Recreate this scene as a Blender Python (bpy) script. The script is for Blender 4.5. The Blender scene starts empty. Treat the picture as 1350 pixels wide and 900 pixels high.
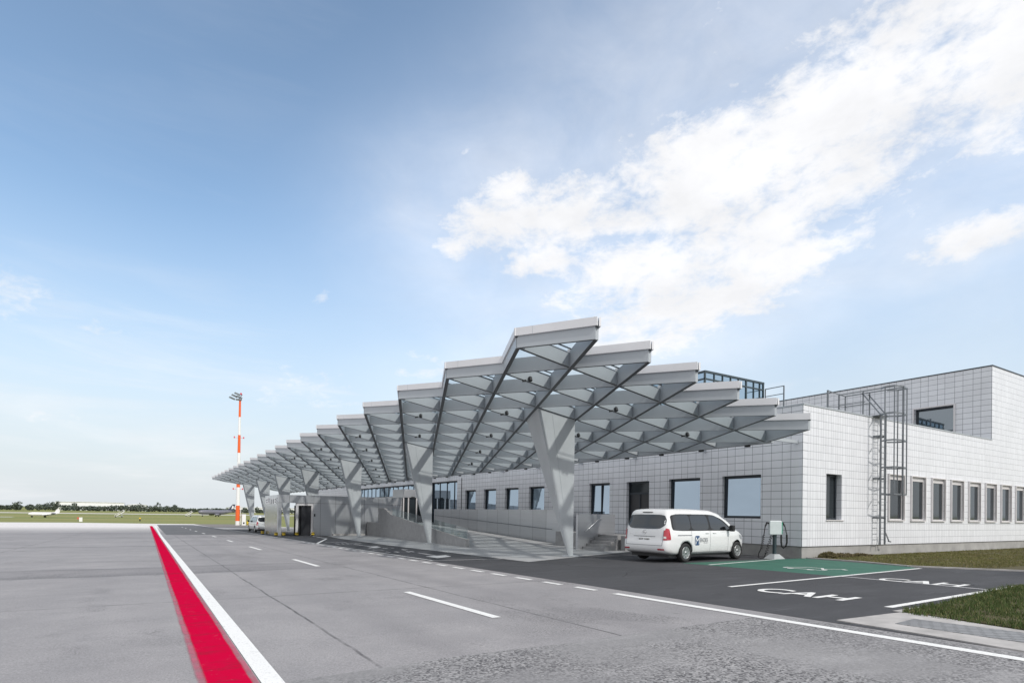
import bpy, bmesh, math, random
from mathutils import Vector, Matrix, noise as mnoise
from mathutils.bvhtree import BVHTree
random.seed(7)
R = math.radians
SC = bpy.context.scene
COL = SC.collection
G_SLOPE = 0.0149
def zg(y): return -G_SLOPE*min(y, 300.0)

# ------------------------------------------------------------------ helpers
ORG = {}
def tag(o, label=None, cat=None, group=None, kind=None):
    if label: o['label'] = label
    if cat: o['category'] = cat
    if group: o['group'] = group
    if kind: o['kind'] = kind
    return o
def thing(name, label, cat, loc=(0, 0, 0), rz=0.0, group=None):
    o = bpy.data.objects.new(name, None); COL.objects.link(o)
    o.location = loc; o.rotation_euler = (0, 0, rz); o.empty_display_size = .3
    ORG[o] = Vector(loc) if rz == 0 else Vector((0, 0, 0))
    return tag(o, label, cat, group)
class MB:
    """collects faces for ONE mesh object"""
    def __init__(s): s.v = []; s.f = []; s.sm = []
    def add(s, vs, fs, smooth=False):
        n = len(s.v); s.v += [Vector(v) for v in vs]
        for f in fs: s.f.append([n+i for i in f]); s.sm.append(smooth)
        return s
    def quad(s, *p): return s.add(p, [list(range(len(p)))])
    def hexa(s, b, t):
        return s.add(list(b)+list(t), [(3,2,1,0),(4,5,6,7),(0,1,5,4),(1,2,6,5),(2,3,7,6),(3,0,4,7)])
    def box(s, x0, x1, y0, y1, z0, z1):
        return s.hexa([(x0,y0,z0),(x1,y0,z0),(x1,y1,z0),(x0,y1,z0)], [(x0,y0,z1),(x1,y0,z1),(x1,y1,z1),(x0,y1,z1)])
    def prism(s, poly, z0, z1):
        """poly of (x,y); z0/z1 numbers or functions of (x,y)"""
        f0 = z0 if callable(z0) else (lambda x, y: z0); f1 = z1 if callable(z1) else (lambda x, y: z1)
        n = len(poly)
        vs = [(x, y, f0(x, y)) for x, y in poly]+[(x, y, f1(x, y)) for x, y in poly]
        return s.add(vs, [list(range(n))[::-1], list(range(n, 2*n))]+[(i,(i+1)%n,n+(i+1)%n,n+i) for i in range(n)])
    def fin(s, a, b, w, z0, z1):
        """upright plate from a to b (Vectors), width w, bottom z+z0, top z+z1"""
        a = Vector(a); b = Vector(b); d = (b-a); d.z = 0; d.normalize(); n = Vector((-d.y, d.x, 0))*w*.5
        u0 = Vector((0,0,z0)); u1 = Vector((0,0,z1))
        return s.hexa([a-n+u0, b-n+u0, b+n+u0, a+n+u0], [a-n+u1, b-n+u1, b+n+u1, a+n+u1])
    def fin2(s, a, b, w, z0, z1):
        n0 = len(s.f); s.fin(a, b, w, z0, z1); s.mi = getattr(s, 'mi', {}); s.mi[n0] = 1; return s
    def bar(s, a, b, w, h=None):
        """box section bar between two points"""
        h = h or w; a = Vector(a); b = Vector(b); d = (b-a).normalized()
        up = Vector((0,0,1)) if abs(d.z) < .95 else Vector((1,0,0))
        n = d.cross(up).normalized()*w*.5; m = d.cross(n).normalized()*h*.5
        return s.hexa([a-n-m, a+n-m, a+n+m, a-n+m], [b-n-m, b+n-m, b+n+m, b-n+m])
    def tube(s, pts, r, n=8, cap=True):
        pts = [Vector(p) for p in pts]; rings = []
        rr = r if isinstance(r, (list, tuple)) else [r]*len(pts)
        ref = None
        for i, p in enumerate(pts):
            d = (pts[min(i+1, len(pts)-1)]-pts[max(i-1, 0)]).normalized()
            if ref is None or abs(ref.dot(d)) > .98: ref = Vector((0,0,1)) if abs(d.z) < .9 else Vector((1,0,0))
            u = d.cross(ref).normalized(); w = d.cross(u).normalized(); ref = -w if False else ref
            rings.append([p+(u*math.cos(2*math.pi*k/n)+w*math.sin(2*math.pi*k/n))*rr[i] for k in range(n)])
        base = len(s.v)
        for rg in rings: s.v += rg
        for i in range(len(pts)-1):
            for k in range(n):
                s.f.append([base+i*n+k, base+i*n+(k+1)%n, base+(i+1)*n+(k+1)%n, base+(i+1)*n+k]); s.sm.append(True)
        if cap:
            for rg, rev in ((rings[0], True), (rings[-1], False)):
                b0 = len(s.v); s.v += [v.copy() for v in rg]; l = list(range(b0, b0+n)); s.f.append(l[::-1] if rev else l); s.sm.append(False)
        return s
    def lathe(s, prof, n=24, M=None):
        """prof: (r, t) ; axis = local Z, M places it"""
        M = M or Matrix(); base = len(s.v)
        for r, t in prof:
            for k in range(n):
                a = 2*math.pi*k/n; s.v.append(M @ Vector((r*math.cos(a), r*math.sin(a), t)))
        for i in range(len(prof)-1):
            for k in range(n):
                s.f.append([base+i*n+k, base+i*n+(k+1)%n, base+(i+1)*n+(k+1)%n, base+(i+1)*n+k]); s.sm.append(True)
        for i, rev in ((0, True), (len(prof)-1, False)):
            if prof[i][0] > 1e-4:
                b0 = len(s.v); s.v += [s.v[base+i*n+k].copy() for k in range(n)] if i else [s.v[base+k].copy() for k in range(n)]
                l = list(range(b0, b0+n)); s.f.append(l[::-1] if rev else l); s.sm.append(False)
        return s
    def build(s, name, mat, parent=None, local=False, bevel=0):
        off = Vector((0,0,0))
        if parent is not None and not local:
            root = parent
            while root.parent: root = root.parent
            off = ORG[root]
        me = bpy.data.meshes.new(name)
        me.from_pydata([v-off for v in s.v], [], s.f); me.validate()
        for p, sm in zip(me.polygons, s.sm): p.use_smooth = sm
        for k, v in getattr(s, 'mi', {}).items(): me.polygons[k].material_index = v
        bm = bmesh.new(); bm.from_mesh(me)
        bmesh.ops.recalc_face_normals(bm, faces=bm.faces); bm.to_mesh(me); bm.free()
        mats = mat if isinstance(mat, (list, tuple)) else [mat]
        for m in mats: me.materials.append(m)
        o = bpy.data.objects.new(name, me); COL.objects.link(o)
        if parent is not None: o.parent = parent
        if bevel:
            b = o.modifiers.new('bevel', 'BEVEL'); b.width = bevel; b.segments = 2; b.limit_method = 'ANGLE'; b.harden_normals = False
        return o
def sheet(name, poly, mat, dz, label=None, cat=None):
    """flat ground sheet following the apron's fall"""
    m = MB(); m.add([(x, y, zg(y)+dz) for x, y in poly], [list(range(len(poly)))])
    o = m.build(name, mat); o['kind'] = 'structure'; return o
def strip_poly(x0, x1, y0, y1): return [(x0,y0),(x1,y0),(x1,y1),(x0,y1)]

# ------------------------------------------------------------------ materials
class NT:
    def __init__(s, nt): s.nt = nt
    def n(s, t, **k):
        nd = s.nt.nodes.new(t)
        ins = k.pop('ins', {})
        for a, v in k.items(): setattr(nd, a, v)
        for i, v in ins.items():
            sock = nd.inputs[i]
            if isinstance(v, bpy.types.NodeSocket): s.nt.links.new(v, sock)
            else: sock.default_value = v
        return nd
    def m(s, op, a, b=0.0, c=0.0, clamp=False):
        nd = s.n('ShaderNodeMath', operation=op, use_clamp=clamp, ins={0: a, 1: b, 2: c}); return nd.outputs[0]
    def noise(s, vec, scale, detail=4, rough=.55, dist=0.0):
        return s.n('ShaderNodeTexNoise', ins={'Vector': vec, 'Scale': scale, 'Detail': detail, 'Roughness': rough, 'Distortion': dist}).outputs['Fac']
    def ramp(s, fac, a, b, lo=0.0, hi=1.0):
        return s.n('ShaderNodeMapRange', clamp=True, ins={0: fac, 1: a, 2: b, 3: lo, 4: hi}).outputs[0]
    def smooth(s, fac, a, b, lo=0.0, hi=1.0):
        return s.n('ShaderNodeMapRange', clamp=True, interpolation_type='SMOOTHSTEP', ins={0: fac, 1: a, 2: b, 3: lo, 4: hi}).outputs[0]
    def mix(s, fac, a, b, blend='MIX'):
        nd = s.n('ShaderNodeMix', data_type='RGBA', blend_type=blend)
        for i, v in ((0, fac), (6, a), (7, b)):
            if isinstance(v, bpy.types.NodeSocket): s.nt.links.new(v, nd.inputs[i])
            else: nd.inputs[i].default_value = (tuple(v)+(1,))[:4] if i else v
        return nd.outputs[2]
    def vscale(s, vec, sc):
        return s.n('ShaderNodeVectorMath', operation='MULTIPLY', ins={0: vec, 1: sc}).outputs[0]
    def xyz(s, vec): 
        nd = s.n('ShaderNodeSeparateXYZ', ins={0: vec}); return nd.outputs
MATS = {}
def newmat(name):
    m = bpy.data.materials.new(name); m.use_nodes = True
    t = NT(m.node_tree); b = m.node_tree.nodes['Principled BSDF']
    pos = t.n('ShaderNodeNewGeometry').outputs['Position']
    MATS[name] = m
    return m, t, b, pos
def setin(t, b, name, v):
    if isinstance(v, bpy.types.NodeSocket): t.nt.links.new(v, b.inputs[name])
    else: b.inputs[name].default_value = v
def plain(name, col, rough=.5, metal=0.0, var=.08, scale=3.0, spec=.5, coat=0.0, bump=0.0, bscale=40):
    m, t, b, pos = newmat(name)
    obj = t.n('ShaderNodeTexCoord').outputs['Object']
    n = t.noise(obj, scale, 5, .6)
    f = t.ramp(n, .3, .7, 1-var, 1+var)
    c = t.n('ShaderNodeVectorMath', operation='SCALE', ins={0: col, 3: f}).outputs[0]
    setin(t, b, 'Base Color', c); setin(t, b, 'Roughness', t.ramp(n, .3, .7, rough*.92, min(1, rough*1.08)))
    setin(t, b, 'Metallic', metal); setin(t, b, 'Specular IOR Level', spec); setin(t, b, 'Coat Weight', coat)
    if bump:
        bn = t.n('ShaderNodeBump', ins={'Height': t.noise(obj, bscale, 4, .6), 'Strength': bump, 'Distance': .01}); setin(t, b, 'Normal', bn.outputs[0])
    return m
plain('canopy paint', (.42,.455,.485), .42, .1, .05, .8)
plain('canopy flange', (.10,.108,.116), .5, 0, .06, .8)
plain('canopy cap', (.72,.725,.745), .4, 0, .04, .8)
plain('column paint', (.53,.555,.575), .42, .1, .07, .9)
plain('dark frame', (.028,.036,.046), .4, .3, .1)
plain('window frame grey', (.68,.66,.665), .4, .2, .05)
plain('black', (.015,.015,.017), .5, 0, .1)
plain('galvanised', (.19,.205,.22), .42, .6, .12, 6)
def van_paint():
    m, t, b, pos = newmat('white van paint')
    obj = t.n('ShaderNodeTexCoord').outputs['Object']; z = t.xyz(obj)[2]
    n = t.noise(obj, 5, 5, .65)
    g = t.m('MULTIPLY', t.smooth(z, .75, .25), t.ramp(n, .3, .65, .15, .9))
    c = t.mix(t.m('MULTIPLY', g, .42), (.80,.81,.82), (.36,.34,.31))
    setin(t, b, 'Base Color', c); setin(t, b, 'Roughness', t.m('ADD', .2, t.m('MULTIPLY', g, .35))); setin(t, b, 'Coat Weight', .7)
van_paint()
plain('rubber', (.02,.02,.021), .75, 0, .15, 8)
plain('alloy', (.55,.56,.57), .3, .9, .06)
plain('chrome', (.75,.76,.78), .12, 1, .03)
plain('tail lamp red', (.42,.012,.03), .12, 0, .1, coat=1)
plain('reverse lamp', (.75,.72,.7), .15, 0, .05, coat=1)
plain('plate white', (.75,.75,.74), .4)
plain('logo blue', (.035,.085,.19), .35, 0, .05)
plain('logo grey', (.18,.19,.21), .4, 0, .05)
plain('logo white', (.82,.83,.84), .35, 0, .02)
plain('mast orange', (.80,.13,.025), .45, 0, .06)
plain('mast white', (.80,.80,.79), .45, 0, .05)
plain('lamp red', (.6,.02,.05), .3)
plain('charger base', (.36,.38,.39), .6, 0, .08)
plain('charger white', (.62,.67,.68), .4, 0, .05)
plain('charger green', (.02,.30,.18), .4)
plain('charger post', (.035,.055,.065), .45)
plain('yellow', (.75,.52,.03), .5, 0, .15)
plain('jet white', (.80,.78,.80), .3, 0, .03)
plain('jet grey', (.17,.17,.205), .35, 0, .08)
plain('jet stripe', (.05,.055,.09), .35)
plain('hangar white', (.80,.81,.82), .6, 0, .04, .05)
plain('hangar grey', (.45,.47,.5), .6, 0, .06, .05)
plain('sign red', (.55,.12,.08), .5)
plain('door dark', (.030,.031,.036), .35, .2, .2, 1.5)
plain('roof membrane', (.30,.31,.32), .8, 0, .15, .6)
plain('step concrete', (.30,.30,.305), .75, 0, .14, 3, bump=.25, bscale=60)
plain('plinth', (.34,.335,.325), .85, 0, .2, 1.2, bump=.3, bscale=30)
plain('kerb concrete', (.40,.385,.375), .85, 0, .22, 2.2, bump=.3, bscale=50)
plain('pale strip', (.58,.56,.53), .85, 0, .08, .02)
plain('bark', (.06,.05,.04), .9)
plain('headlamp', (.6,.62,.65), .08, .3, .1, coat=1)

def glass_mat(name, tint, mirror, rough=.015, wav=.02, refl=(.66,.76,.84), spec=.5):
    m, t, b, pos = newmat(name)
    out = t.nt.nodes['Material Output']
    setin(t, b, 'Base Color', tint+(1,)); setin(t, b, 'Roughness', .08); setin(t, b, 'Specular IOR Level', spec)
    obj = t.n('ShaderNodeTexCoord').outputs['Object']
    bn = t.n('ShaderNodeBump', ins={'Height': t.noise(obj, 1.3, 2), 'Strength': wav, 'Distance': .06})
    gl = t.n('ShaderNodeBsdfGlossy', ins={'Color': refl+(1,), 'Roughness': rough, 'Normal': bn.outputs[0]})
    fc = t.n('ShaderNodeLayerWeight', ins={'Blend': .5}).outputs['Facing']
    fac = t.m('ADD', t.m('MULTIPLY', t.m('POWER', fc, 5.0), .9), mirror+.03, clamp=True)
    mx = t.n('ShaderNodeMixShader', ins={0: fac, 1: b.outputs[0], 2: gl.outputs[0]})
    t.nt.links.new(mx.outputs[0], out.inputs[0]); return m
glass_mat('coated glass', (.015,.02,.026), .60, refl=(.47,.59,.71))
glass_mat('dim glass', (.02,.03,.04), .22)
glass_mat('blind glass', (.022,.027,.031), -.012, .05, spec=.18)
glass_mat('van glass', (.010,.011,.013), .02)
glass_mat('lantern glass', (.03,.07,.10), .55, refl=(.55,.74,.92))
def clear_glass(name, tint, refl):
    m, t, b, pos = newmat(name); out = t.nt.nodes['Material Output']
    tr = t.n('ShaderNodeBsdfTransparent', ins={'Color': tint+(1,)})
    gl = t.n('ShaderNodeBsdfGlossy', ins={'Color': (.9,.93,.95,1), 'Roughness': .03})
    fc = t.n('ShaderNodeLayerWeight', ins={'Blend': .5}).outputs['Facing']
    fac = t.m('ADD', t.m('MULTIPLY', t.m('POWER', fc, 5.0), .8*refl), .05, clamp=True)
    mx = t.n('ShaderNodeMixShader', ins={0: fac, 1: tr.outputs[0], 2: gl.outputs[0]})
    t.nt.links.new(mx.outputs[0], out.inputs[0]); return m
clear_glass('roof glass', (.80,.84,.85), 1.0)
clear_glass('balustrade glass', (.70,.79,.80), 1.0)

def tiles(name, axis, pitch, cuts, row=.3492, z0=.2830, joint=.018, tint=(.74,.755,.79)):
    """ceramic facade plates: rows of equal height, columns of a few widths, dark open joints"""
    m, t, b, pos = newmat(name)
    x, y, z = t.xyz(pos)[:3]; u = (x, y)[axis]
    rz = t.m('DIVIDE', t.m('SUBTRACT', z, z0), row); fz = t.m('FRACT', rz); iz = t.m('FLOOR', rz)
    dz = t.m('MULTIPLY', t.m('MINIMUM', fz, t.m('SUBTRACT', 1, fz)), row)
    ru = t.m('DIVIDE', u, pitch); fu = t.m('MULTIPLY', t.m('FRACT', ru), pitch); iu = t.m('FLOOR', ru)
    du = t.m('MINIMUM', fu, t.m('SUBTRACT', pitch, fu)); cell = t.m('MULTIPLY', iu, 7.0)
    for c in cuts:
        du = t.m('MINIMUM', du, t.m('ABSOLUTE', t.m('SUBTRACT', fu, c)))
        cell = t.m('ADD', cell, t.m('GREATER_THAN', fu, c))
    ju = t.smooth(du, joint*.30, joint*.62); jz = t.smooth(dz, joint*.32, joint*.68)
    jt = t.m('MINIMUM', ju, jz)
    cv = t.n('ShaderNodeCombineXYZ', ins={0: cell, 1: iz, 2: 0.0}).outputs[0]
    wn = t.n('ShaderNodeTexWhiteNoise', noise_dimensions='3D', ins={'Vector': cv}).outputs['Value']
    big = t.noise(pos, .5, 4, .6)
    f = t.m('MULTIPLY', t.ramp(wn, 0, 1, .96, 1.025), t.ramp(big, .3, .7, .97, 1.03))
    streak = t.noise(t.vscale(pos, (3.0, 3.0, .25)), 1.5, 3, .6)
    f = t.m('MULTIPLY', f, t.ramp(streak, .35, .75, 1.01, .96))
    c = t.n('ShaderNodeVectorMath', operation='SCALE', ins={0: tint, 3: f}).outputs[0]
    c = t.mix(jt, (.095,.11,.13), c)
    setin(t, b, 'Base Color', c); setin(t, b, 'Roughness', .34)
    bn = t.n('ShaderNodeBump', ins={'Height': jt, 'Strength': .5, 'Distance': .006}); setin(t, b, 'Normal', bn.outputs[0])
    return m
tiles('tiles west', 1, 1.95, (.42,.955,1.405))
tiles('tiles south', 0, 1.17, (.205,.40,.645,.79,1.0), joint=.010)

def steel(name, axis, pitch, base=(.56,.57,.59), rough=.42, offs=0.0, hz=()):
    m, t, b, pos = newmat(name)
    x, y, z = t.xyz(pos)[:3]; u = (x, y)[axis]
    fu = t.m('MULTIPLY', t.m('FRACT', t.m('DIVIDE', t.m('ADD', u, offs), pitch)), pitch)
    d = t.m('MINIMUM', fu, t.m('SUBTRACT', pitch, fu))
    for h in hz: d = t.m('MINIMUM', d, t.m('ABSOLUTE', t.m('SUBTRACT', z, h)))
    j = t.smooth(d, .005, .014)
    iu = t.m('FLOOR', t.m('DIVIDE', t.m('ADD', u, offs), pitch))
    wn = t.n('ShaderNodeTexWhiteNoise', noise_dimensions='1D', ins={'W': iu}).outputs['Value']
    br = t.noise(t.vscale(pos, (.25,.25,6)), 2, 2, .5)
    f = t.m('MULTIPLY', t.ramp(wn, 0, 1, .92, 1.06), t.ramp(br, .3, .7, .97, 1.03))
    c = t.mix(j, (.05,.055,.06), t.n('ShaderNodeVectorMath', operation='SCALE', ins={0: base, 3: f}).outputs[0])
    setin(t, b, 'Base Color', c); setin(t, b, 'Metallic', .92)
    setin(t, b, 'Roughness', t.ramp(t.noise(pos, 1.1, 4), .3, .7, rough*.9, rough*1.1))
    setin(t, b, 'Anisotropic', .0)
    return m
steel('steel along', 1, 1.62)
steel('steel across', 0, 1.40, offs=.21, hz=(2.18,))
steel('steel end', 1, 50, base=(.47,.48,.50), rough=.20)
steel('steel plain', 0, 50, base=(.55,.56,.58), rough=.45)

def apron_mat():
    m, t, b, pos = newmat('apron concrete')
    x, y, z = t.xyz(pos)[:3]
    big = t.noise(pos, .16, 5, .6); mid = t.noise(pos, .9, 5, .65); fine = t.noise(pos, 26, 4, .75); grit = t.noise(pos, 48, 4, .9)
    c = t.mix(t.ramp(big, .3, .7), (.268,.260,.267), (.332,.320,.325))
    c = t.mix(t.ramp(mid, .38, .68, 0, .6), c, (.228,.222,.230))
    # long paving lanes: streaks drawn out along the road
    st = t.noise(t.vscale(pos, (1.1, .05, 1)), 1.0, 4, .6)
    c = t.mix(t.ramp(st, .45, .75, 0, .35), c, (.25,.247,.256))
    # worn coarse patches where the aggregate shows
    patch = t.m('MULTIPLY', t.smooth(t.noise(t.vscale(pos, (.34,.20,1)), 1.0, 5, .65), .555, .66), t.smooth(fine, .44, .60))
    c = t.mix(t.m('MULTIPLY', patch, .75), c, (.105,.103,.108))
    # cross bands (old slab joints with rough surface)
    for yc, w, k in ((20.0, 1.7, .75), (18.8, .35, .8), (21.3, .3, .8), (24.4, .7, .35), (37.6, .5, .8), (51.8, .6, .9), (57.0, 6.0, .35), (45.5, 3.0, .22), (68.0, 8.0, .45)):
        yw = t.m('ADD', y, t.m('MULTIPLY', t.m('SUBTRACT', t.noise(pos, .35, 3), .5), 1.2))
        d = t.m('ABSOLUTE', t.m('SUBTRACT', yw, yc))
        band = t.m('MULTIPLY', t.smooth(d, w, w*.45), t.smooth(fine, .42, .58, .22, 1))
        band = t.m('MULTIPLY', band, t.ramp(t.noise(t.vscale(pos, (.25,1,1)), .5, 3), .35, .6, .25, 1))
        left = t.smooth(x, 6.5, 2.0, .30, 1)
        c = t.mix(t.m('MULTIPLY', t.m('MULTIPLY', band, left), k), c, (.125,.122,.130))
    # a trail of worn speckle and two worn patches
    xw = t.m('ADD', x, t.m('MULTIPLY', t.m('SUBTRACT', t.noise(pos, .5, 3), .5), .5))
    speck = t.smooth(t.noise(pos, 38, 3, .85), .52, .60)
    tr = t.m('MULTIPLY', t.smooth(t.m('ABSOLUTE', t.m('ADD', xw, .75)), .30, .05), t.smooth(t.noise(pos, 1.1, 3), .46, .60))
    tr = t.m('MULTIPLY', tr, t.smooth(y, 19, 16))
    p1 = t.m('MULTIPLY', t.smooth(t.m('ABSOLUTE', t.m('SUBTRACT', xw, 4.9)), 1.1, .3), t.smooth(t.m('ABSOLUTE', t.m('SUBTRACT', y, 6.9)), .9, .2))
    p2 = t.m('MULTIPLY', t.smooth(t.m('ABSOLUTE', t.m('SUBTRACT', xw, 5.7)), .5, .1), t.smooth(t.m('ABSOLUTE', t.m('SUBTRACT', y, 10.0)), .9, .2))
    p3 = t.m('MULTIPLY', t.smooth(t.m('ABSOLUTE', t.m('SUBTRACT', xw, 8.0)), 2.6, .5), t.smooth(t.m('ABSOLUTE', t.m('SUBTRACT', y, 24.6)), .9, .2))
    pp = t.m('MAXIMUM', t.m('MAXIMUM', tr, p3), t.m('MAXIMUM', p1, p2))
    c = t.mix(t.m('MULTIPLY', t.m('MULTIPLY', pp, speck), .8), c, (.085,.083,.088))
    # two pale-to-dark wheel tracks along the lane and a few oil drips
    for xx in (3.1, 6.3):
        trk = t.m('MULTIPLY', t.smooth(t.m('ABSOLUTE', t.m('SUBTRACT', xw, xx)), .55, .05), t.ramp(t.noise(t.vscale(pos, (1,.12,1)), .9, 4), .35, .65, .1, .5))
        c = t.mix(t.m('MULTIPLY', trk, t.smooth(x, 1.3, 1.8)), c, (.205,.198,.206))
    oil = t.m('MULTIPLY', t.smooth(t.noise(pos, 1.9, 4, .6), .67, .73), t.smooth(x, 1.3, 2.0))
    c = t.mix(t.m('MULTIPLY', oil, .45), c, (.11,.108,.112))
    # thin sealed joints
    wob = t.m('MULTIPLY', t.m('SUBTRACT', t.noise(pos, .7, 3), .5), .10)
    d = t.m('ABSOLUTE', t.m('SUBTRACT', t.m('ADD', x, wob), 2.1))
    for xx in (-5.3, -12.7, -20.1, -27.5): d = t.m('MINIMUM', d, t.m('ABSOLUTE', t.m('SUBTRACT', t.m('ADD', x, wob), xx)))
    d = t.m('MINIMUM', d, t.m('ABSOLUTE', t.m('SUBTRACT', t.m('ADD', x, wob), 5.46)))
    for yy in (12.4, 37.6, 51.8, 77.0): d = t.m('MINIMUM', d, t.m('ABSOLUTE', t.m('SUBTRACT', t.m('ADD', y, wob), yy)))
    j = t.m('MULTIPLY', t.smooth(d, .030, .010), t.ramp(t.noise(pos, 2.2, 3), .35, .6, .25, .9))
    c = t.mix(j, c, (.085,.083,.088))
    # far bare concrete strip is paler
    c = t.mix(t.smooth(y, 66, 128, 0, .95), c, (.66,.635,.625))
    c = t.mix(1.0, c, t.n('ShaderNodeCombineXYZ', ins={0: t.ramp(grit, .38, .62, .76, 1.22), 1: t.ramp(grit, .38, .62, .76, 1.22), 2: t.ramp(grit, .38, .62, .76, 1.22)}).outputs[0], 'MULTIPLY')
    vo = t.n('ShaderNodeTexVoronoi', ins={'Vector': pos, 'Scale': 17.0}).outputs
    pit = t.m('MULTIPLY', t.m('LESS_THAN', vo['Distance'], .16), t.m('GREATER_THAN', t.xyz(vo['Color'])[0], .80))
    c = t.mix(t.m('MULTIPLY', pit, t.ramp(t.noise(pos, .6, 3), .4, .65, .15, .85)), c, (.13,.128,.132))
    setin(t, b, 'Base Color', c); setin(t, b, 'Roughness', .82); setin(t, b, 'Specular IOR Level', .3)
    bn = t.n('ShaderNodeBump', ins={'Height': fine, 'Strength': .25, 'Distance': .01}); setin(t, b, 'Normal', bn.outputs[0])
apron_mat()
def asphalt(name, dark, light, coarse=False):
    m, t, b, pos = newmat(name)
    big = t.noise(pos, .35, 5, .65); fine = t.noise(pos, 60 if not coarse else 30, 3, .8); mid = t.noise(t.vscale(pos, (.35, 1.6, 1)), 1.2, 4, .6)
    c = t.mix(t.ramp(big, .3, .7), dark, light)
    c = t.mix(t.ramp(mid, .5, .75, 0, .45), c, tuple(v*1.45 for v in light))
    if not coarse:
        ed = t.n('ShaderNodeTexVoronoi', feature='DISTANCE_TO_EDGE', ins={'Vector': t.n('ShaderNodeVectorMath', operation='ADD', ins={0: pos, 1: t.n('ShaderNodeTexNoise', ins={'Vector': pos, 'Scale': .8, 'Detail': 4.0}).outputs['Color']}).outputs[0], 'Scale': .13}).outputs['Distance']
        c = t.mix(t.m('MULTIPLY', t.smooth(ed, .0035, .0015), t.smooth(t.noise(pos, .25, 2), .42, .55)), c, tuple(v*.35 for v in dark))
        c = t.mix(t.smooth(t.noise(pos, .9, 5, .7), .62, .72, 0, .55), c, tuple(v*.55 for v in dark))
        c = t.mix(t.smooth(t.noise(t.vscale(pos, (.2,1.2,1)), 1.7, 5, .7), .60, .70, 0, .5), c, tuple(v*1.9 for v in light))
    k = .30 if not coarse else .20
    g = t.ramp(fine, .3, .7, 1-k, 1+k)
    c = t.n('ShaderNodeVectorMath', operation='SCALE', ins={0: c, 3: g}).outputs[0]
    if coarse:
        vor = t.n('ShaderNodeTexVoronoi', ins={'Vector': pos, 'Scale': 44.0}).outputs['Color']
        v1 = t.xyz(vor)[0]
        reg = t.smooth(t.noise(t.vscale(pos, (.42, .42, 1)), 1.0, 4, .6), .38, .62, .08, 1)
        c = t.mix(t.m('MULTIPLY', t.m('MULTIPLY', t.smooth(v1, .60, .72), .9), reg), c, (.075,.073,.078))
        c = t.mix(t.m('MULTIPLY', t.m('MULTIPLY', t.smooth(v1, .20, .08), .6), reg), c, (.42,.41,.41))
    setin(t, b, 'Base Color', c); setin(t, b, 'Roughness', .85); setin(t, b, 'Specular IOR Level', .3)
    bn = t.n('ShaderNodeBump', ins={'Height': fine, 'Strength': .35, 'Distance': .01}); setin(t, b, 'Normal', bn.outputs[0])
asphalt('asphalt dark', (.050,.051,.056), (.068,.069,.075))
asphalt('asphalt mid', (.105,.106,.112), (.135,.136,.142))
asphalt('asphalt coarse', (.215,.212,.217), (.275,.270,.274), True)
asphalt('brown strip', (.16,.15,.14), (.22,.20,.19))
def paint(name, col, wear=.6, edge=0):
    m, t, b, pos = newmat(name)
    n = t.noise(pos, 9, 5, .75); n2 = t.noise(pos, .8, 3)
    w = t.m('MULTIPLY', t.m('MAXIMUM', t.smooth(n, .58, .68), t.m('MULTIPLY', t.smooth(t.noise(pos, 45, 3, .8), .54, .62), .5)), wear)
    c = t.mix(w, col, (.22,.22,.225))
    c = t.mix(t.ramp(n2, .3, .7, 0, .12), c, tuple(v*.7 for v in col))
    setin(t, b, 'Base Color', c); setin(t, b, 'Roughness', .7)
paint('white marking', (.78,.78,.77))
paint('worn marking', (.55,.55,.56), .9)
paint('faint marking', (.30,.30,.31), .9)
def red_mat():
    m, t, b, pos = newmat('red marking'); out = t.nt.nodes['Material Output']
    x, y, z = t.xyz(pos)[:3]
    wob = t.m('MULTIPLY', t.m('SUBTRACT', t.noise(pos, 1.4, 4, .6), .5), .035)
    xs = t.m('ADD', x, wob)
    core = t.m('MULTIPLY', t.smooth(xs, .475, .515), t.smooth(xs, .885, .855))
    wash = t.smooth(t.noise(pos, 3.0, 4), .30, .65, .35, .75)
    n = t.noise(t.vscale(pos, (6, 1.2, 1)), 1.5, 5, .7)
    c = t.mix(t.ramp(n, .35, .75, 0, .5), (.52,.003,.040), (.46,.008,.050))
    tyre = t.m('MULTIPLY', t.smooth(t.noise(t.vscale(pos, (.5, 1.6, 1)), 1.3, 5, .7), .53, .64), t.smooth(t.noise(pos, 30, 3, .8), .40, .60, .35, 1))
    c = t.mix(t.m('MULTIPLY', tyre, .45), c, (.17,.02,.035))
    c = t.mix(t.m('MULTIPLY', t.smooth(t.noise(pos, 7, 5, .75), .60, .68), .35), c, (.42,.10,.14))
    c = t.mix(core, (.50,.14,.20), c)
    setin(t, b, 'Base Color', c); setin(t, b, 'Roughness', .8); setin(t, b, 'Specular IOR Level', 0.0)
    tr = t.n('ShaderNodeBsdfTransparent')
    fac = t.m('MAXIMUM', t.m('MULTIPLY', core, t.smooth(t.noise(pos, 14, 4, .7), .76, .68, .80, 1)), t.m('MULTIPLY', wash, t.smooth(xs, .415, .45)))
    mx = t.n('ShaderNodeMixShader', ins={0: fac, 1: tr.outputs[0], 2: b.outputs[0]})
    t.nt.links.new(mx.outputs[0], out.inputs[0])
red_mat()
def green_mat():
    m, t, b, pos = newmat('green bay paint')
    n = t.noise(pos, 1.2, 5, .65); f = t.noise(pos, 70, 3, .8)
    c = t.mix(t.ramp(n, .3, .7), (.023,.105,.072), (.036,.140,.098))
    c = t.mix(t.smooth(t.noise(t.vscale(pos, (.6,2,1)), 1.6, 4), .58, .75, 0, .5), c, (.05,.085,.075))
    c = t.n('ShaderNodeVectorMath', operation='SCALE', ins={0: c, 3: t.ramp(f, .3, .7, .85, 1.15)}).outputs[0]
    setin(t, b, 'Base Color', c); setin(t, b, 'Roughness', .8)
green_mat()
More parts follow.
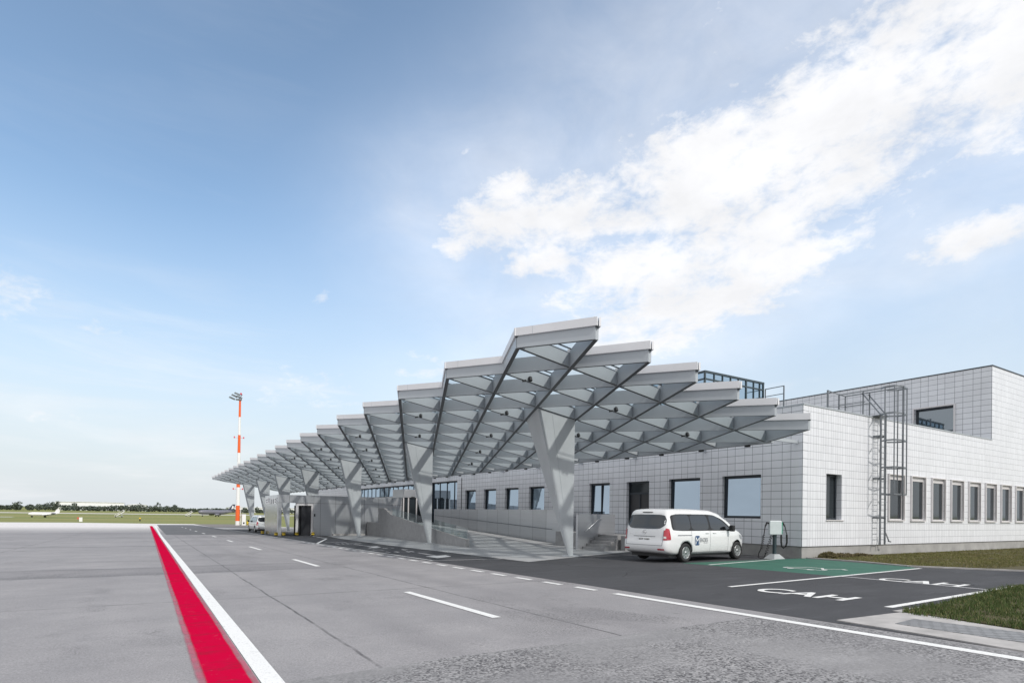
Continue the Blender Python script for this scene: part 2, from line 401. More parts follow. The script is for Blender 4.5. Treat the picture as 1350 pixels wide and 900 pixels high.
def pavers(name, base, sx, sy, jw=.012, rot=0.0):
    m, t, b, pos = newmat(name)
    mp = t.n('ShaderNodeMapping', ins={'Vector': pos, 'Rotation': (0,0,rot)}).outputs[0]
    br = t.n('ShaderNodeTexBrick', ins={'Vector': mp, 'Color1': base+(1,), 'Color2': tuple(v*.93 for v in base)+(1,), 'Mortar': tuple(v*.45 for v in base)+(1,), 'Scale': 1.0, 'Mortar Size': jw, 'Brick Width': sx, 'Row Height': sy})
    n = t.noise(pos, .7, 5, .65); f = t.noise(pos, 50, 3, .7)
    c = t.n('ShaderNodeVectorMath', operation='SCALE', ins={0: br.outputs[0], 3: t.m('MULTIPLY', t.ramp(n, .3, .7, .86, 1.1), t.ramp(f, .3, .7, .9, 1.1))}).outputs[0]
    setin(t, b, 'Base Color', c); setin(t, b, 'Roughness', .8)
pavers('paving slabs', (.37,.375,.38), 1.5, .75, .008)
pavers('grey pavers', (.25,.255,.265), .2, .1, .012, R(20))
def grass_mat(name, ca, cb, cc, sc=.3, far=False):
    m, t, b, pos = newmat(name)
    n = t.noise(pos, sc, 5, .65); f = t.noise(pos, sc*30, 3, .7)
    c = t.mix(t.ramp(n, .32, .68), ca, cb)
    c = t.mix(t.smooth(f, .45, .7, 0, .6), c, cc)
    if far:
        st = t.noise(t.vscale(pos, (.004, .03, 1)), 1.0, 4, .6)
        c = t.mix(t.ramp(st, .40, .66, 0, .85), c, (.27,.245,.10))
    setin(t, b, 'Base Color', c); setin(t, b, 'Roughness', .9); setin(t, b, 'Specular IOR Level', .15)
grass_mat('field grass', (.15,.185,.062), (.21,.225,.080), (.18,.20,.07), .02, True)
grass_mat('lawn soil', (.075,.068,.036), (.11,.095,.055), (.09,.085,.045), .6)
def blade_mat(name, cols):
    m, t, b, pos = newmat(name)
    n = t.noise(pos, 1.1, 4, .6); f = t.n('ShaderNodeTexWhiteNoise', noise_dimensions='3D', ins={'Vector': t.n('ShaderNodeVectorMath', operation='SNAP', ins={0: pos, 1: (.05,.05,5)}).outputs[0]}).outputs['Value']
    c = t.mix(t.ramp(n, .35, .65), cols[0], cols[1]); c = t.mix(t.smooth(f, .72, .95), c, cols[2])
    setin(t, b, 'Base Color', c); setin(t, b, 'Roughness', .7); setin(t, b, 'Specular IOR Level', .2)
blade_mat('tall grass', ((.055,.085,.024), (.075,.11,.034), (.18,.17,.075)))
blade_mat('short grass', ((.135,.128,.052), (.145,.155,.048), (.27,.22,.11)))
def leaf_mat(name, ca, cb):
    m, t, b, pos = newmat(name)
    n = t.noise(pos, .12, 3); c = t.mix(t.ramp(n, .35, .65), ca, cb)
    setin(t, b, 'Base Color', c); setin(t, b, 'Roughness', .8); setin(t, b, 'Specular IOR Level', .1)
leaf_mat('far leaves', (.085,.108,.095), (.12,.138,.105))
leaf_mat('shrub leaves', (.075,.07,.032), (.13,.10,.055))
leaf_mat('tree leaves', (.05,.085,.025), (.07,.11,.035))
M = MATS

# ------------------------------------------------------------------ camera
cd = bpy.data.cameras.new('camera'); cam = bpy.data.objects.new('camera', cd); COL.objects.link(cam)
yaw, pitch, roll = R(31.8369), R(.6533), R(.9057)
F0 = Vector((math.sin(yaw), math.cos(yaw), 0)); R0 = Vector((math.cos(yaw), -math.sin(yaw), 0)); U0 = Vector((0,0,1))
F2 = F0*math.cos(pitch)+U0*math.sin(pitch); U2 = U0*math.cos(pitch)-F0*math.sin(pitch)
R3 = R0*math.cos(roll)+U2*math.sin(roll); U3 = U2*math.cos(roll)-R0*math.sin(roll)
mw = Matrix((R3, U3, -F2)).transposed().to_4x4(); mw.translation = (0, 0, 1.53); cam.matrix_world = mw
cd.sensor_width = 36; cd.lens = 774.27/1350*36; cd.shift_y = (667.59-450)/1350; cd.clip_start = .1; cd.clip_end = 12000
SC.camera = cam

# ------------------------------------------------------------------ sky, sun
SUN_EL, SUN_AZ = R(42), R(180-9)          # azimuth from +Y towards +X
w = bpy.data.worlds.new('World'); SC.world = w; w.use_nodes = True
t = NT(w.node_tree); bg = w.node_tree.nodes['Background']
sky = t.n('ShaderNodeTexSky', sky_type='NISHITA', sun_disc=False, sun_elevation=SUN_EL, sun_rotation=SUN_AZ, altitude=350, air_density=1.0, dust_density=1.6, ozone_density=1.2)
dirv = t.n('ShaderNodeTexCoord').outputs['Generated']
dx, dy, dz = t.xyz(dirv)[:3]
az = t.m('MULTIPLY', t.m('ARCTAN2', dx, dy), 180/math.pi*.885)
el = t.m('MULTIPLY', t.m('ARCSINE', dz), 180/math.pi)
pv = t.n('ShaderNodeCombineXYZ', ins={0: az, 1: el, 2: 0.0}).outputs[0]
def cloud_mask(blobs, nz, amp, lo, hi):
    cur = None
    for a, e, ra, rb, ro in blobs:
        ca, sa = math.cos(R(ro)), math.sin(R(ro))
        ux = t.m('SUBTRACT', az, a*.885); uy = t.m('SUBTRACT', el, e)
        p = t.m('ADD', t.m('MULTIPLY', ux, ca/ra), t.m('MULTIPLY', uy, sa/ra))
        q = t.m('ADD', t.m('MULTIPLY', ux, -sa/rb), t.m('MULTIPLY', uy, ca/rb))
        d = t.m('SUBTRACT', 1.0, t.m('SQRT', t.m('ADD', t.m('MULTIPLY', p, p), t.m('MULTIPLY', q, q))))
        cur = d if cur is None else t.m('SMOOTH_MAX', cur, d, .25)
    cloud_mask.base = cur
    v = t.m('ADD', cur, t.m('MULTIPLY', t.m('SUBTRACT', nz, .5), amp))
    return t.smooth(v, lo, hi)
rotv = t.n('ShaderNodeMapping', ins={'Vector': pv, 'Rotation': (0,0,R(-24)), 'Scale': (.62,1,1)}).outputs[0]
n1 = t.noise(rotv, .17, 10, .60, .5); n2 = t.noise(rotv, .55, 8, .62, .3)
n3 = t.noise(rotv, 1.3, 8, .65, .4)
nn = t.m('ADD', t.m('MULTIPLY', n1, .44), t.m('ADD', t.m('MULTIPLY', n2, .36), t.m('MULTIPLY', n3, .20)))
big = [(63,32.5,16,6.5,14),(73,33,10,8,8),(49,29,10.5,6.4,20),(37.5,27.3,8,4.2,6),(29,26.2,4.8,3.3,8),(34,23.4,5,2.4,0),(43,22.3,8.5,4.6,12),(55,24.2,11,4.2,16),(46,18.6,9.5,2.2,12),(39,17.2,5,1.5,8),(60,26.5,10,4.5,18),(57,21.8,8,2.6,16),(70.5,21.2,4.8,1.8,14),(51,19.2,9,2.6,14),(42,15.6,8,2.0,10),(31,28.6,3.6,2.0,15),(26,24.2,2.6,1.6,0)]
m1 = cloud_mask(big, nn, 4.4, -.42, .82)
halo = t.m('MULTIPLY', t.smooth(cloud_mask.base, -2.6, .3), t.ramp(n1, .3, .7, .36, .60))
small = [(50.2,39,3.4,1.0,24),(26.8,31.6,1.5,.6,40),(12.2,10.9,6.5,1.9,0),(-9.5,15.6,3.6,2.2,-10),(13.6,18.9,1.1,.6,30),(-4.3,13.8,2.6,.9,0),(23,13.2,4.5,1.0,5),(24,14.5,6,1.0,0),(-7,7,5,.8,0)]
cloud_mask.sky_base = cloud_mask.base
m2 = t.m('MULTIPLY', cloud_mask(small, t.m('ADD', t.m('MULTIPLY', n2, .6), t.m('MULTIPLY', n3, .4)), 5.2, .05, 1.6), .66)
# thin veil low over the horizon, a general scatter of cirrus, and broken cloud added out of view to lift the fill light
veil = t.noise(t.vscale(pv, (.045,.25,1)), 1.0, 6, .6, .4)
m3 = t.m('MULTIPLY', t.smooth(veil, .42, .72), t.smooth(el, 24, 4, .04, .55))
hz = t.smooth(el, 27, -1, 0, .95)
away = t.m('MAXIMUM', t.m('MAXIMUM', t.smooth(az, -14, -34), t.smooth(az, 84, 110)), t.smooth(el, 46, 62))
behind = t.m('MULTIPLY', t.smooth(t.noise(dirv, 2.2, 8, .6), .33, .50), away)
mask = t.m('MAXIMUM', t.m('MAXIMUM', t.m('MAXIMUM', m1, halo), m2), t.m('MAXIMUM', m3, t.m('MULTIPLY', behind, .97)))
skc = t.n('ShaderNodeVectorMath', operation='SCALE', ins={0: sky.outputs[0], 3: 1.0}).outputs[0]
skc = t.n('ShaderNodeVectorMath', operation='MULTIPLY', ins={0: skc, 1: (.87,.975,.955)}).outputs[0]
skc = t.n('ShaderNodeVectorMath', operation='SCALE', ins={0: skc, 3: t.smooth(el, 48, 14, 1.04, 1.08)}).outputs[0]
skc = t.n('ShaderNodeVectorMath', operation='SCALE', ins={0: skc, 3: t.smooth(cloud_mask.sky_base, -2.8, .2, 1.0, 1.30)}).outputs[0]
skc = t.mix(.07, skc, (4.2,4.5,4.9))
skc = t.mix(hz, skc, (3.75,3.98,4.22))
shade = t.ramp(t.noise(rotv, .22, 6, .6, .2), .36, .66, 4.75, 5.45)
cc = t.n('ShaderNodeVectorMath', operation='SCALE', ins={0: (.985,.985,1.0), 3: shade}).outputs[0]
fin = t.mix(t.m('MULTIPLY', mask, .97), skc, cc)
t.nt.links.new(fin, bg.inputs[0]); bg.inputs[1].default_value = .155
sd = bpy.data.lights.new('sun', 'SUN'); so = bpy.data.objects.new('sun', sd); COL.objects.link(so)
sd.energy = 2.05; sd.angle = R(2.0); sd.color = (1.0,.955,.89)
sv = Vector((math.sin(SUN_AZ)*math.cos(SUN_EL), math.cos(SUN_AZ)*math.cos(SUN_EL), math.sin(SUN_EL)))
so.rotation_euler = sv.to_track_quat('Z', 'Y').to_euler(); so.location = sv*60

# ------------------------------------------------------------------ ground
m = MB(); ys = [-400, 0, 300, 700, 1500, 6000]
for a, b_ in zip(ys, ys[1:]):
    m.quad((-5000,a,zg(a)-.06), (5000,a,zg(a)-.06), (5000,b_,zg(b_)-.06), (-5000,b_,zg(b_)-.06))
m.build('terrain', M['field grass'])['kind'] = 'structure'
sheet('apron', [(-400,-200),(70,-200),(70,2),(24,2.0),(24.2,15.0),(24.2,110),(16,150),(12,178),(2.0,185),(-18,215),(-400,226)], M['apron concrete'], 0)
sheet('access_road', [(1.52,62),(9.35,62),(9.35,112),(9.6,140),(9.0,156),(1.95,156),(1.62,100)], M['asphalt mid'], .004)
sheet('verge_strip', [(9.5,112),(16,108),(22,150),(20,178),(10.5,176),(9.9,140)], M['brown strip'], .003)
sheet('taxiway', [(-2000,620),(700,620),(700,680),(-2000,680)], M['pale strip'], .0)
sheet('taxiway', [(-1500,395),(-60,395),(-60,408),(-1500,408)], M['pale strip'], .0)
sheet('parking_area', [(8.98,-30),(26,-30),(26,15.03),(9.02,15.03)], M['asphalt dark'], .004)
sheet('parking_area', [(9.02,15.03),(24.2,15.03),(24.2,60),(9.2,60)], M['asphalt dark'], .004)
sheet('parking_area', [(9.2,60),(14.6,60),(13.0,92),(9.32,92)], M['asphalt dark'], .0045)
sheet('coarse_asphalt', [(-3,-40),(8.9,-40),(8.95,6.02),(6.4,5.97),(4.6,5.90),(3.0,5.95),(2.07,5.88),(1.18,5.80),(.6,5.0),(-3,4.6)], M['asphalt coarse'], .003)
sheet('forecourt_paving', [(12.1,18.25),(24.2,23.75),(24.2,56.2),(14.3,56.2),(13.05,46.6),(12.75,41),(12.3,33.3)], M['paving slabs'], .012)
sheet('painted_line', strip_poly(.40,.92,-12,132), M['red marking'], .008)
for pr_ in (strip_poly(.935,1.125,-12,60), [(.935,60),(1.125,60),(1.46,131),(1.19,131)]):
    sheet('painted_line', pr_, M['white marking'], .008)
for k in range(-1, 10):
    y0 = 8.0+11.55*k; x = 4.64+.0035*max(0, y0-8)
    sheet('painted_line', strip_poly(x, x+.16, y0, y0+3.8 if k < 3 else y0+3.2), M['white marking'], .008)
sheet('painted_line', strip_poly(8.38,8.58,-20,9.45), M['white marking'], .008)
for k in range(24):
    y0 = 10.1+1.30*k; x = 8.43+.0145*max(0, y0-14)
    sheet('painted_line', strip_poly(x, x+.155, y0, y0+.74), M['white marking'], .008)
def line(p, q, wd, mat='white marking', dz=.009, name='painted_line'):
    p = Vector(p+(0,)); q = Vector(q+(0,)); d = (q-p).normalized(); n = Vector((-d.y, d.x, 0))*wd*.5
    return sheet(name, [tuple((p-n).xy), tuple((q-n).xy), tuple((q+n).xy), tuple((p+n).xy)], M[mat], dz)
line((9.24,20.5),(9.12,37.6),.10); line((9.24,20.5),(13.4,20.15),.10,'worn marking'); line((9.12,38.3),(9.55,92),.12,'worn marking')
line((9.12,37.9),(12.1,47.2),.16); line((12.1,47.2),(12.9,55.2),.14,'worn marking',.0105)
line((10.78,25.6),(10.62,23.3),.12,'worn marking')
sheet('painted_arrow', [(10.02,23.0),(11.12,23.35),(10.98,22.5),(10.0,21.75)], M['white marking'], .009)
sheet('painted_arrow', [(10.62,32.6),(11.3,32.9),(11.1,31.6),(10.55,31.2)], M['worn marking'], .009)
line((10.9,36.0),(10.85,32.9),.12,'worn marking')
# faded lane lettering, long worn out: only strokes are left
rnd = random.Random(3)
for y0, y1, x0, x1 in ((26.4,27.0,9.7,11.2),(28.2,28.9,9.7,11.3),(30.0,30.7,9.8,11.2),(36.6,37.6,10.1,11.4),(39.0,40.2,10.2,11.5)):
    x = x0
    while x < x1:
        wd = rnd.uniform(.12,.22)
        if rnd.random() < .8:
            k = rnd.uniform(-.12,.12)
            sheet('worn_lettering', [(x,y0),(x+wd*.6,y0),(x+wd*.6+k,y1),(x+k,y1)], M['faint marking' if rnd.random() < .4 else 'worn marking'], .0095)
        if rnd.random() < .35: sheet('worn_lettering', strip_poly(x+.12,x+.3,y0+.2,y0+.42), M['worn marking'], .0115)
        x += wd+rnd.uniform(.03,.14)
# parking bays
sheet('charging_bay', [(17.05,15.35),(24.2,15.03),(24.30,14.95),(23.2,10.35),(22.7,9.88),(17.0,9.50)], M['green bay paint'], .0065)
line((17.25,14.25),(22.3,15.05),.12); line((11.8,9.14),(22.7,9.78),.13); line((11.55,5.50),(18.6,5.80),.15); line((17.05,9.40),(16.80,5.82),.11,'worn marking',.0105)
def text_mesh(s, size, bold=.0):
    cu = bpy.data.curves.new('lettering', 'FONT'); cu.body = s; cu.size = size; cu.offset = bold; cu.fill_mode = 'FRONT'
    o = bpy.data.objects.new('lettering', cu); COL.objects.link(o)
    dg = bpy.context.evaluated_depsgraph_get(); dg.update()
    me = bpy.data.meshes.new_from_object(o.evaluated_get(dg))
    vs = [v.co.copy() for v in me.vertices]; fs = [list(p.vertices) for p in me.polygons]
    bpy.data.objects.remove(o); bpy.data.curves.remove(cu); bpy.data.meshes.remove(me)
    x0 = min(v.x for v in vs); x1 = max(v.x for v in vs); y0 = min(v.y for v in vs); y1 = max(v.y for v in vs)
    return [((v.x-x0)/(x1-x0), (v.y-y0)/(y1-y0)) for v in vs], fs
def ground_text(s, o, du, dv, name, mat='white marking'):
    """o = lower left corner, du = reading direction * width, dv = up * height"""
    vs, fs = text_mesh(s, 1, .02); m = MB()
    m.add([(o[0]+a*du[0]+b*dv[0], o[1]+a*du[1]+b*dv[1], zg(o[1]+a*du[1]+b*dv[1])+.0125) for a, b in vs], fs)
    m.build(name, M[mat])['kind'] = 'structure'
ground_text('CAH', (11.58,8.42), (.08,-2.02), (.86,.05), 'painted_lettering')
ground_text('CAH', (16.88,8.42), (-.02,-1.98), (.86,.05), 'painted_lettering')
# electric car pictogram on the green bay
def evp(a, b): x = 18.35+b*1.35; y = 12.20-a*1.35+b*.1; return (x, y)
shape = [(0,.18),(1,.18),(1,.42),(.86,.50),(.70,.80),(.32,.80),(.16,.50),(0,.42)]
for p, q in zip(shape, shape[1:]+shape[:1]): line(evp(*p), evp(*q), .085, 'white marking', .0135, 'painted_pictogram')
line(evp(.86,.62), evp(1.12,.95), .07, 'white marking', .0135, 'painted_pictogram'); line(evp(1.12,.95), evp(1.3,.80), .10, 'white marking', .0145, 'painted_pictogram')
for cx in (.24,.76): sheet('painted_pictogram', [evp(cx+.09*math.cos(k*math.pi/5), .10+.10*math.sin(k*math.pi/5)) for k in range(10)], M['white marking'], .0155)
# paver path and lawns at the right
def slab(name, poly, mat, lift, drop=.05):
    m = MB(); m.prism(poly, lambda x, y: zg(y)-drop, lambda x, y: zg(y)+lift); o = m.build(name, M[mat]); o['kind'] = 'structure'; return o
path = [(9.22,5.14),(11.0,5.05),(11.05,4.7),(10.86,4.0),(10.7,3.2),(10.6,-6),(8.98,-6),(8.98,2.7),(9.1,3.75)]
slab('footpath', path, 'kerb concrete', .02)
slab('footpath', [(9.66,4.50),(10.40,4.57),(10.46,3.2),(10.30,-6),(9.45,-6),(9.60,2.95)], 'grey pavers', .026)
line((11.05,5.12),(12.2,5.12),.16,'kerb concrete',.02,'kerb')
patch = [(11.12,5.02),(12.5,5.16),(14.3,5.28),(16.6,5.55),(18.4,5.62),(20.5,5.4),(23.5,5.5),(25.5,5.6),(26,-4),(10.75,-4),(10.80,3.2),(10.95,4.0)]
slab('lawn', patch, 'lawn soil', .03)
kerbline = [(24.45,14.95),(24.05,12.5),(23.20,10.35),(24.5,7.4),(25.6,5.4)]
for a, b_ in zip(kerbline, kerbline[1:]):
    m = MB(); m.fin(Vector((a[0],a[1],zg(a[1]))), Vector((b_[0],b_[1],zg(b_[1]))), .16, -.05, .05); m.build('kerb', M['kerb concrete'])['kind'] = 'structure'
lawn2 = [(24.55,15.0),(24.15,12.5),(23.32,10.4),(24.62,7.45),(25.8,5.4),(60,5.0),(60,15.0)]
slab('lawn', lawn2, 'lawn soil', .03)
def inside(p, poly):
    c = False; n = len(poly)
    for i in range(n):
        x1, y1 = poly[i]; x2, y2 = poly[(i+1) % n]
        if (y1 > p[1]) != (y2 > p[1]) and p[0] < (x2-x1)*(p[1]-y1)/(y2-y1)+x1: c = not c
    return c
def blades(name, poly, count, h0, h1, wd, mat, seed, dens=None, label=None):
    rn = random.Random(seed); m = MB(); xs = [p[0] for p in poly]; ys_ = [p[1] for p in poly]; k = 0; tries = 0
    while k < count and tries < count*8:
        tries += 1
        x = rn.uniform(min(xs), max(xs)); y = rn.uniform(min(ys_), max(ys_))
        if not inside((x, y), poly) or (dens and rn.random() > dens(x, y)): continue
        bare = mnoise.noise(Vector((x*1.6, y*1.6, 9)))+.5*mnoise.noise(Vector((x*5, y*5, 2)))
        if bare < -.38 and rn.random() < .85: continue
        cl = mnoise.noise(Vector((x*.9, y*.9, 3)))*.5+.5
        h = rn.uniform(h0, h1)*(.55+.9*cl); a = rn.uniform(0, 2*math.pi); ln = rn.uniform(.1, .6)*h
        z = zg(y)+.02; b0 = rn.uniform(0, 2*math.pi)
        dxx, dyy = math.cos(b0)*wd*.5, math.sin(b0)*wd*.5; ex, ey = math.cos(a)*ln, math.sin(a)*ln
        m.add([(x-dxx,y-dyy,z),(x+dxx,y+dyy,z),(x+dxx*.7+ex*.35,y+dyy*.7+ey*.35,z+h*.6),(x-dxx*.7+ex*.35,y-dyy*.7+ey*.35,z+h*.6),(x+ex,y+ey,z+h)], [(0,1,2,3),(3,2,4)]); k += 1
    o = m.build(name, M[mat]); tag(o, label, 'grass', kind='stuff'); return o
blades('grass', [(10.9,5.06),(12.5,5.20),(14.3,5.36),(16.6,5.66),(18.5,5.72),(18.5,3.2),(16,2.4),(10.72,1.0),(10.70,3.2),(10.82,4.0)], 27000, .03, .115, .010, 'tall grass', 1, label='dark green uncut grass in the patch beside the footpath')
blades('grass', [(24.55,14.9),(24.15,12.5),(23.35,10.5),(24.4,8.4),(46,8.4),(50,14.95)], 42000, .02, .065, .022, 'short grass', 2, dens=lambda x, y: 1.0 if x < 36 else .5, label='short brownish lawn along the sunlit tiled wall')

# ------------------------------------------------------------------ terminal building
XF, YF = 24.205, 15.033
ZP, ZR, ZU, XU = .283, 6.47, 11.02, 43.825
tb = thing('terminal_building', 'long white tiled airport terminal with punched windows and a taller block at its right', 'building', (XF+.5, YF+.5, -.25))
def wall(name, mat, parent, axis, c, u0, u1, z0, z1, holes, depth, th=.35, sgn=-1):
    """upright wall on plane axis=c whose outer face looks to -axis, with real openings and reveals"""
    us = sorted({u0, u1, *[h[0] for h in holes], *[h[1] for h in holes]}); zs = sorted({z0, z1, *[h[2] for h in holes], *[h[3] for h in holes]})
    P = (lambda u, z, d: (c+d, u, z)) if axis == 0 else (lambda u, z, d: (u, c+d, z))
    m = MB()
    for a, b_ in zip(us, us[1:]):
        for e, f in zip(zs, zs[1:]):
            if any(h[0]-1e-6 <= a and b_ <= h[1]+1e-6 and h[2]-1e-6 <= e and f <= h[3]+1e-6 for h in holes): continue
            m.quad(P(a,e,0), P(b_,e,0), P(b_,f,0), P(a,f,0)); m.quad(P(a,e,th), P(b_,e,th), P(b_,f,th), P(a,f,th))
    for h in holes:
        a, b_, e, f = h
        for q in (((a,e),(a,f)), ((b_,e),(b_,f)), ((a,e),(b_,e)), ((a,f),(b_,f))):
            (p1, p2) = q; m.quad(P(*p1,0), P(*p2,0), P(*p2,th), P(*p1,th))
    for q in (((u0,z0),(u0,z1)), ((u1,z0),(u1,z1)), ((u0,z0),(u1,z0)), ((u0,z1),(u1,z1))):
        p1, p2 = q; m.quad(P(*p1,0), P(*p2,0), P(*p2,th), P(*p1,th))
    return m.build(name, mat, parent)
def window(parent, axis, c, a, b, e, f, depth, frame='dark frame', glass='coated glass', fw=.11, proud=0.0, mull=(), tilt=0.0):
    """frame ring set back by depth (or standing proud) with a pane as its child"""
    P = (lambda u0, u1, d0, d1, z0, z1: (c+d0, c+d1, u0, u1, z0, z1)) if axis == 0 else (lambda u0, u1, d0, d1, z0, z1: (u0, u1, c+d0, c+d1, z0, z1))
    g = .004; m = MB(); d0, d1 = depth, depth+.09
    for u0, u1, z0, z1 in ((a+g,a+fw,e+g,f-g), (b-fw,b-g,e+g,f-g), (a+fw,b-fw,e+g,e+fw*.9), (a+fw,b-fw,f-(.22 if proud else fw),f-g)):
        m.box(*P(u0, u1, d0, d1, z0, z1))
    for u in mull: m.box(*P(u-.035, u+.035, d0, d1, e+fw*.9, f-fw))
    if proud:
        w_ = .06
        for u0, u1, z0, z1 in ((a-w_,a-.003,e-w_,f+w_), (b+.003,b+w_,e-w_,f+w_), (a-.003,b+.003,e-w_,e-.003), (a-.003,b+.003,f+.003,f+w_)):
            m.box(*P(u0, u1, -proud, .002 if False else -.003, z0, z1))
    fr = m.build('window', M[frame], parent)
    m = MB(); pd = depth+.045; k = math.tan(tilt)*(f-e)
    q = [(a+fw,e+fw*.9,0),(b-fw,e+fw*.9,0),(b-fw,f-fw,k),(a+fw,f-fw,k)]
    m.quad(*[((c+pd+d, u, z) if axis == 0 else (u, c+pd+d, z)) for u, z, d in q])
    m.build('pane', M[glass], fr); return fr
ST = 1.475
W_holes = [(17.08,19.25,ST,3.53),(20.62,22.75,ST,3.53),(24.24,26.10,.47,3.50),(27.59,29.56,ST,3.52),(34.61,36.62,ST,3.53),(38.08,40.08,ST,3.53),(41.5,43.56,ST,3.53),(45.0,47.0,ST,3.53),
           (48.60,54.6,.5,4.48),(55.2,56.0,3.25,4.48),(58.0,80.0,3.22,4.48)]
YB = 108.0
wall('west_wall', M['tiles west'], tb, 0, XF, YF, YB, ZP, ZR, W_holes, .25)
for h in W_holes[:2]: window(tb, 0, XF, *h, .17, fw=.13, tilt=R(.6))
window(tb, 0, XF, *W_holes[3], .17, fw=.13, mull=(28.55,), tilt=R(1.2))
for h in W_holes[4:8]: window(tb, 0, XF, *h, .17, fw=.13, tilt=R(1.2))
window(tb, 0, XF, *W_holes[8], .2, fw=.12, mull=(49.6,51.2,52.8))
window(tb, 0, XF, *W_holes[9], .2, fw=.08); window(tb, 0, XF, *W_holes[10], .2, fw=.10, mull=tuple(58+1.55*k for k in range(1,14)))
# door
a, b_, e, f = W_holes[2]; m = MB()
for u0, u1, z0, z1 in ((a+.004,a+.1,e,f-.004),(b_-.1,b_-.004,e,f-.004),(a+.1,b_-.1,f-.1,f-.004),(a+.1,b_-.1,2.75,2.87),((a+b_)/2-.04,(a+b_)/2+.04,e,2.75)): m.box(XF+.2,XF+.3,u0,u1,z0,z1)
dr = m.build('door', M['dark frame'], tb)
m = MB(); m.box(XF+.24,XF+.27,a+.1,b_-.1,e,2.75); m.build('door_leaf', M['door dark'], dr)
m = MB(); m.quad((XF+.25,a+.1,2.87),(XF+.25,b_-.1,2.87),(XF+.25,b_-.1,f-.1),(XF+.25,a+.1,f-.1)); m.build('pane', M['blind glass'], dr)
m = MB(); m.tube([(XF+.17,(a+b_)/2-.12,1.3),(XF+.17,(a+b_)/2-.12,1.75)], .02); m.build('handle', M['alloy'], dr)
# south wall (sunlit) with the row of framed windows
S_holes = [(26.01,27.27,1.47,3.55)]+[(33.775+2.283*k-2.283, 35.245+2.283*k-2.283, 1.51, 3.765) for k in range(0, 11)]
S_holes = [h for h in S_holes if h[1] < 56]
XE = 56.0
wall('south_wall', M['tiles south'], tb, 1, YF, XF+.352, XE, ZP, ZR, S_holes, .25)
window(tb, 1, YF, *S_holes[0], .24, fw=.10, glass='blind glass')
for h in S_holes[1:]: window(tb, 1, YF, *h, .035, frame='window frame grey', glass='blind glass', fw=.06, proud=.085)
m = MB(); m.box(26.0,27.45,YF-.05,YF+.2,1.425,1.467); m.build('window_sill', M['window frame grey'], tb)
# upper block
U_holes = [(17.03,19.32,7.25,8.93)]
wall('upper_wall', M['tiles west'], tb, 0, XU, YF, 60, ZR+.002, ZU, U_holes, .25)
wall('upper_wall', M['tiles south'], tb, 1, YF, XU+.352, XE+12, ZR+.002, ZU, [], .25)
window(tb, 0, XU, *U_holes[0], .22, fw=.13, glass='dim glass', tilt=R(.5))
m = MB()
for u0, u1, z0, z1 in ((16.95,17.03,7.2,9.01),(19.32,19.40,7.2,9.01),(17.03,19.32,8.933,9.01)): m.box(XU-.10,XU-.003,u0,u1,z0,z1)
m.build('window_surround', M['window frame grey'], tb)
# plinth, copings, roofs, hidden rear walls
m = MB(); m.box(XF+.05,XF+.40,YF+.05,YB,-2.3,ZP-.003); m.build('plinth', M['plinth'], tb)
m = MB(); m.box(XF+.40,XE,YF+.05,YF+.40,-.6,ZP-.003); m.build('plinth', M['plinth'], tb)
m = MB(); m.box(XF-.03,XF+.38,YF+.38,YB,ZR+.002,ZR+.06); m.box(XF-.03,XU-.003,YF-.03,YF+.38,ZR+.002,ZR+.06); m.build('coping', M['canopy paint'], tb)
m = MB(); m.box(XU-.03,XU+.38,YF+.38,60,ZU+.002,ZU+.07); m.box(XU-.03,XE+12,YF-.03,YF+.38,ZU+.002,ZU+.07); m.build('coping', M['dark frame'], tb)
m = MB(); m.quad((XF+.36,YF+.36,ZR-.25),(XU,YF+.36,ZR-.25),(XU,YB,ZR-.25),(XF+.36,YB,ZR-.25)); m.quad((XU+.36,YF+.36,ZU-.25),(XE+12,YF+.36,ZU-.25),(XE+12,60,ZU-.25),(XU+.36,60,ZU-.25)); m.build('roof', M['roof membrane'], tb)
m = MB(); m.box(XF+.36,XE,YB-.35,YB-.002,-2.3,ZR-.3); m.build('rear_wall', M['hangar grey'], tb)
m = MB(); m.box(XE,XE+12,60-.3,60,-.6,ZU-.3); m.build('rear_wall', M['hangar grey'], tb)
# dark rooms behind the openings
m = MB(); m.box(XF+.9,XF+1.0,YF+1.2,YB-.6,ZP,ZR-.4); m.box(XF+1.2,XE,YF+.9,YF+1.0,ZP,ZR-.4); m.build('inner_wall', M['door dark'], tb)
# downpipe joint line near the glazing
m = MB(); m.box(XF-.03,XF-.003,47.63,47.72,.6,4.66); m.build('expansion_joint', M['dark frame'], tb)

# glass box and rail on the roof
lb = thing('roof_lantern', 'blue glass box with dark mullions standing on the terminal roof', 'glass box', (28.49,24,ZR-.25))
zt_ = 10.36; m = MB()
xs = [28.50,29.33,30.11,30.87,31.63,32.395,33.146,33.77,34.15]
for x in xs: m.box(x-.05 if x in (28.50,32.395,34.15) else x-.03, x+.05 if x in (28.50,32.395,34.15) else x+.03, 23.97,24.07,ZR-.25,zt_-.12)
m.box(28.45,34.20,23.96,24.08,zt_-.12,zt_); m.box(28.45,34.20,23.972,24.05,9.82,9.90)
for y in (25.2,26.4,27.6,28.8,30): m.box(28.46,28.56,y-.03,y+.03,ZR-.25,zt_-.12); m.box(34.10,34.20,y-.03,y+.03,ZR-.25,zt_-.12)
m.box(28.452,28.57,24.08,30,zt_-.12,zt_); m.box(28.462,28.55,24.05,30,9.82,9.90); m.box(34.08,34.198,24.08,30,zt_-.12,zt_)
m.build('mullions', M['charger post'], lb)
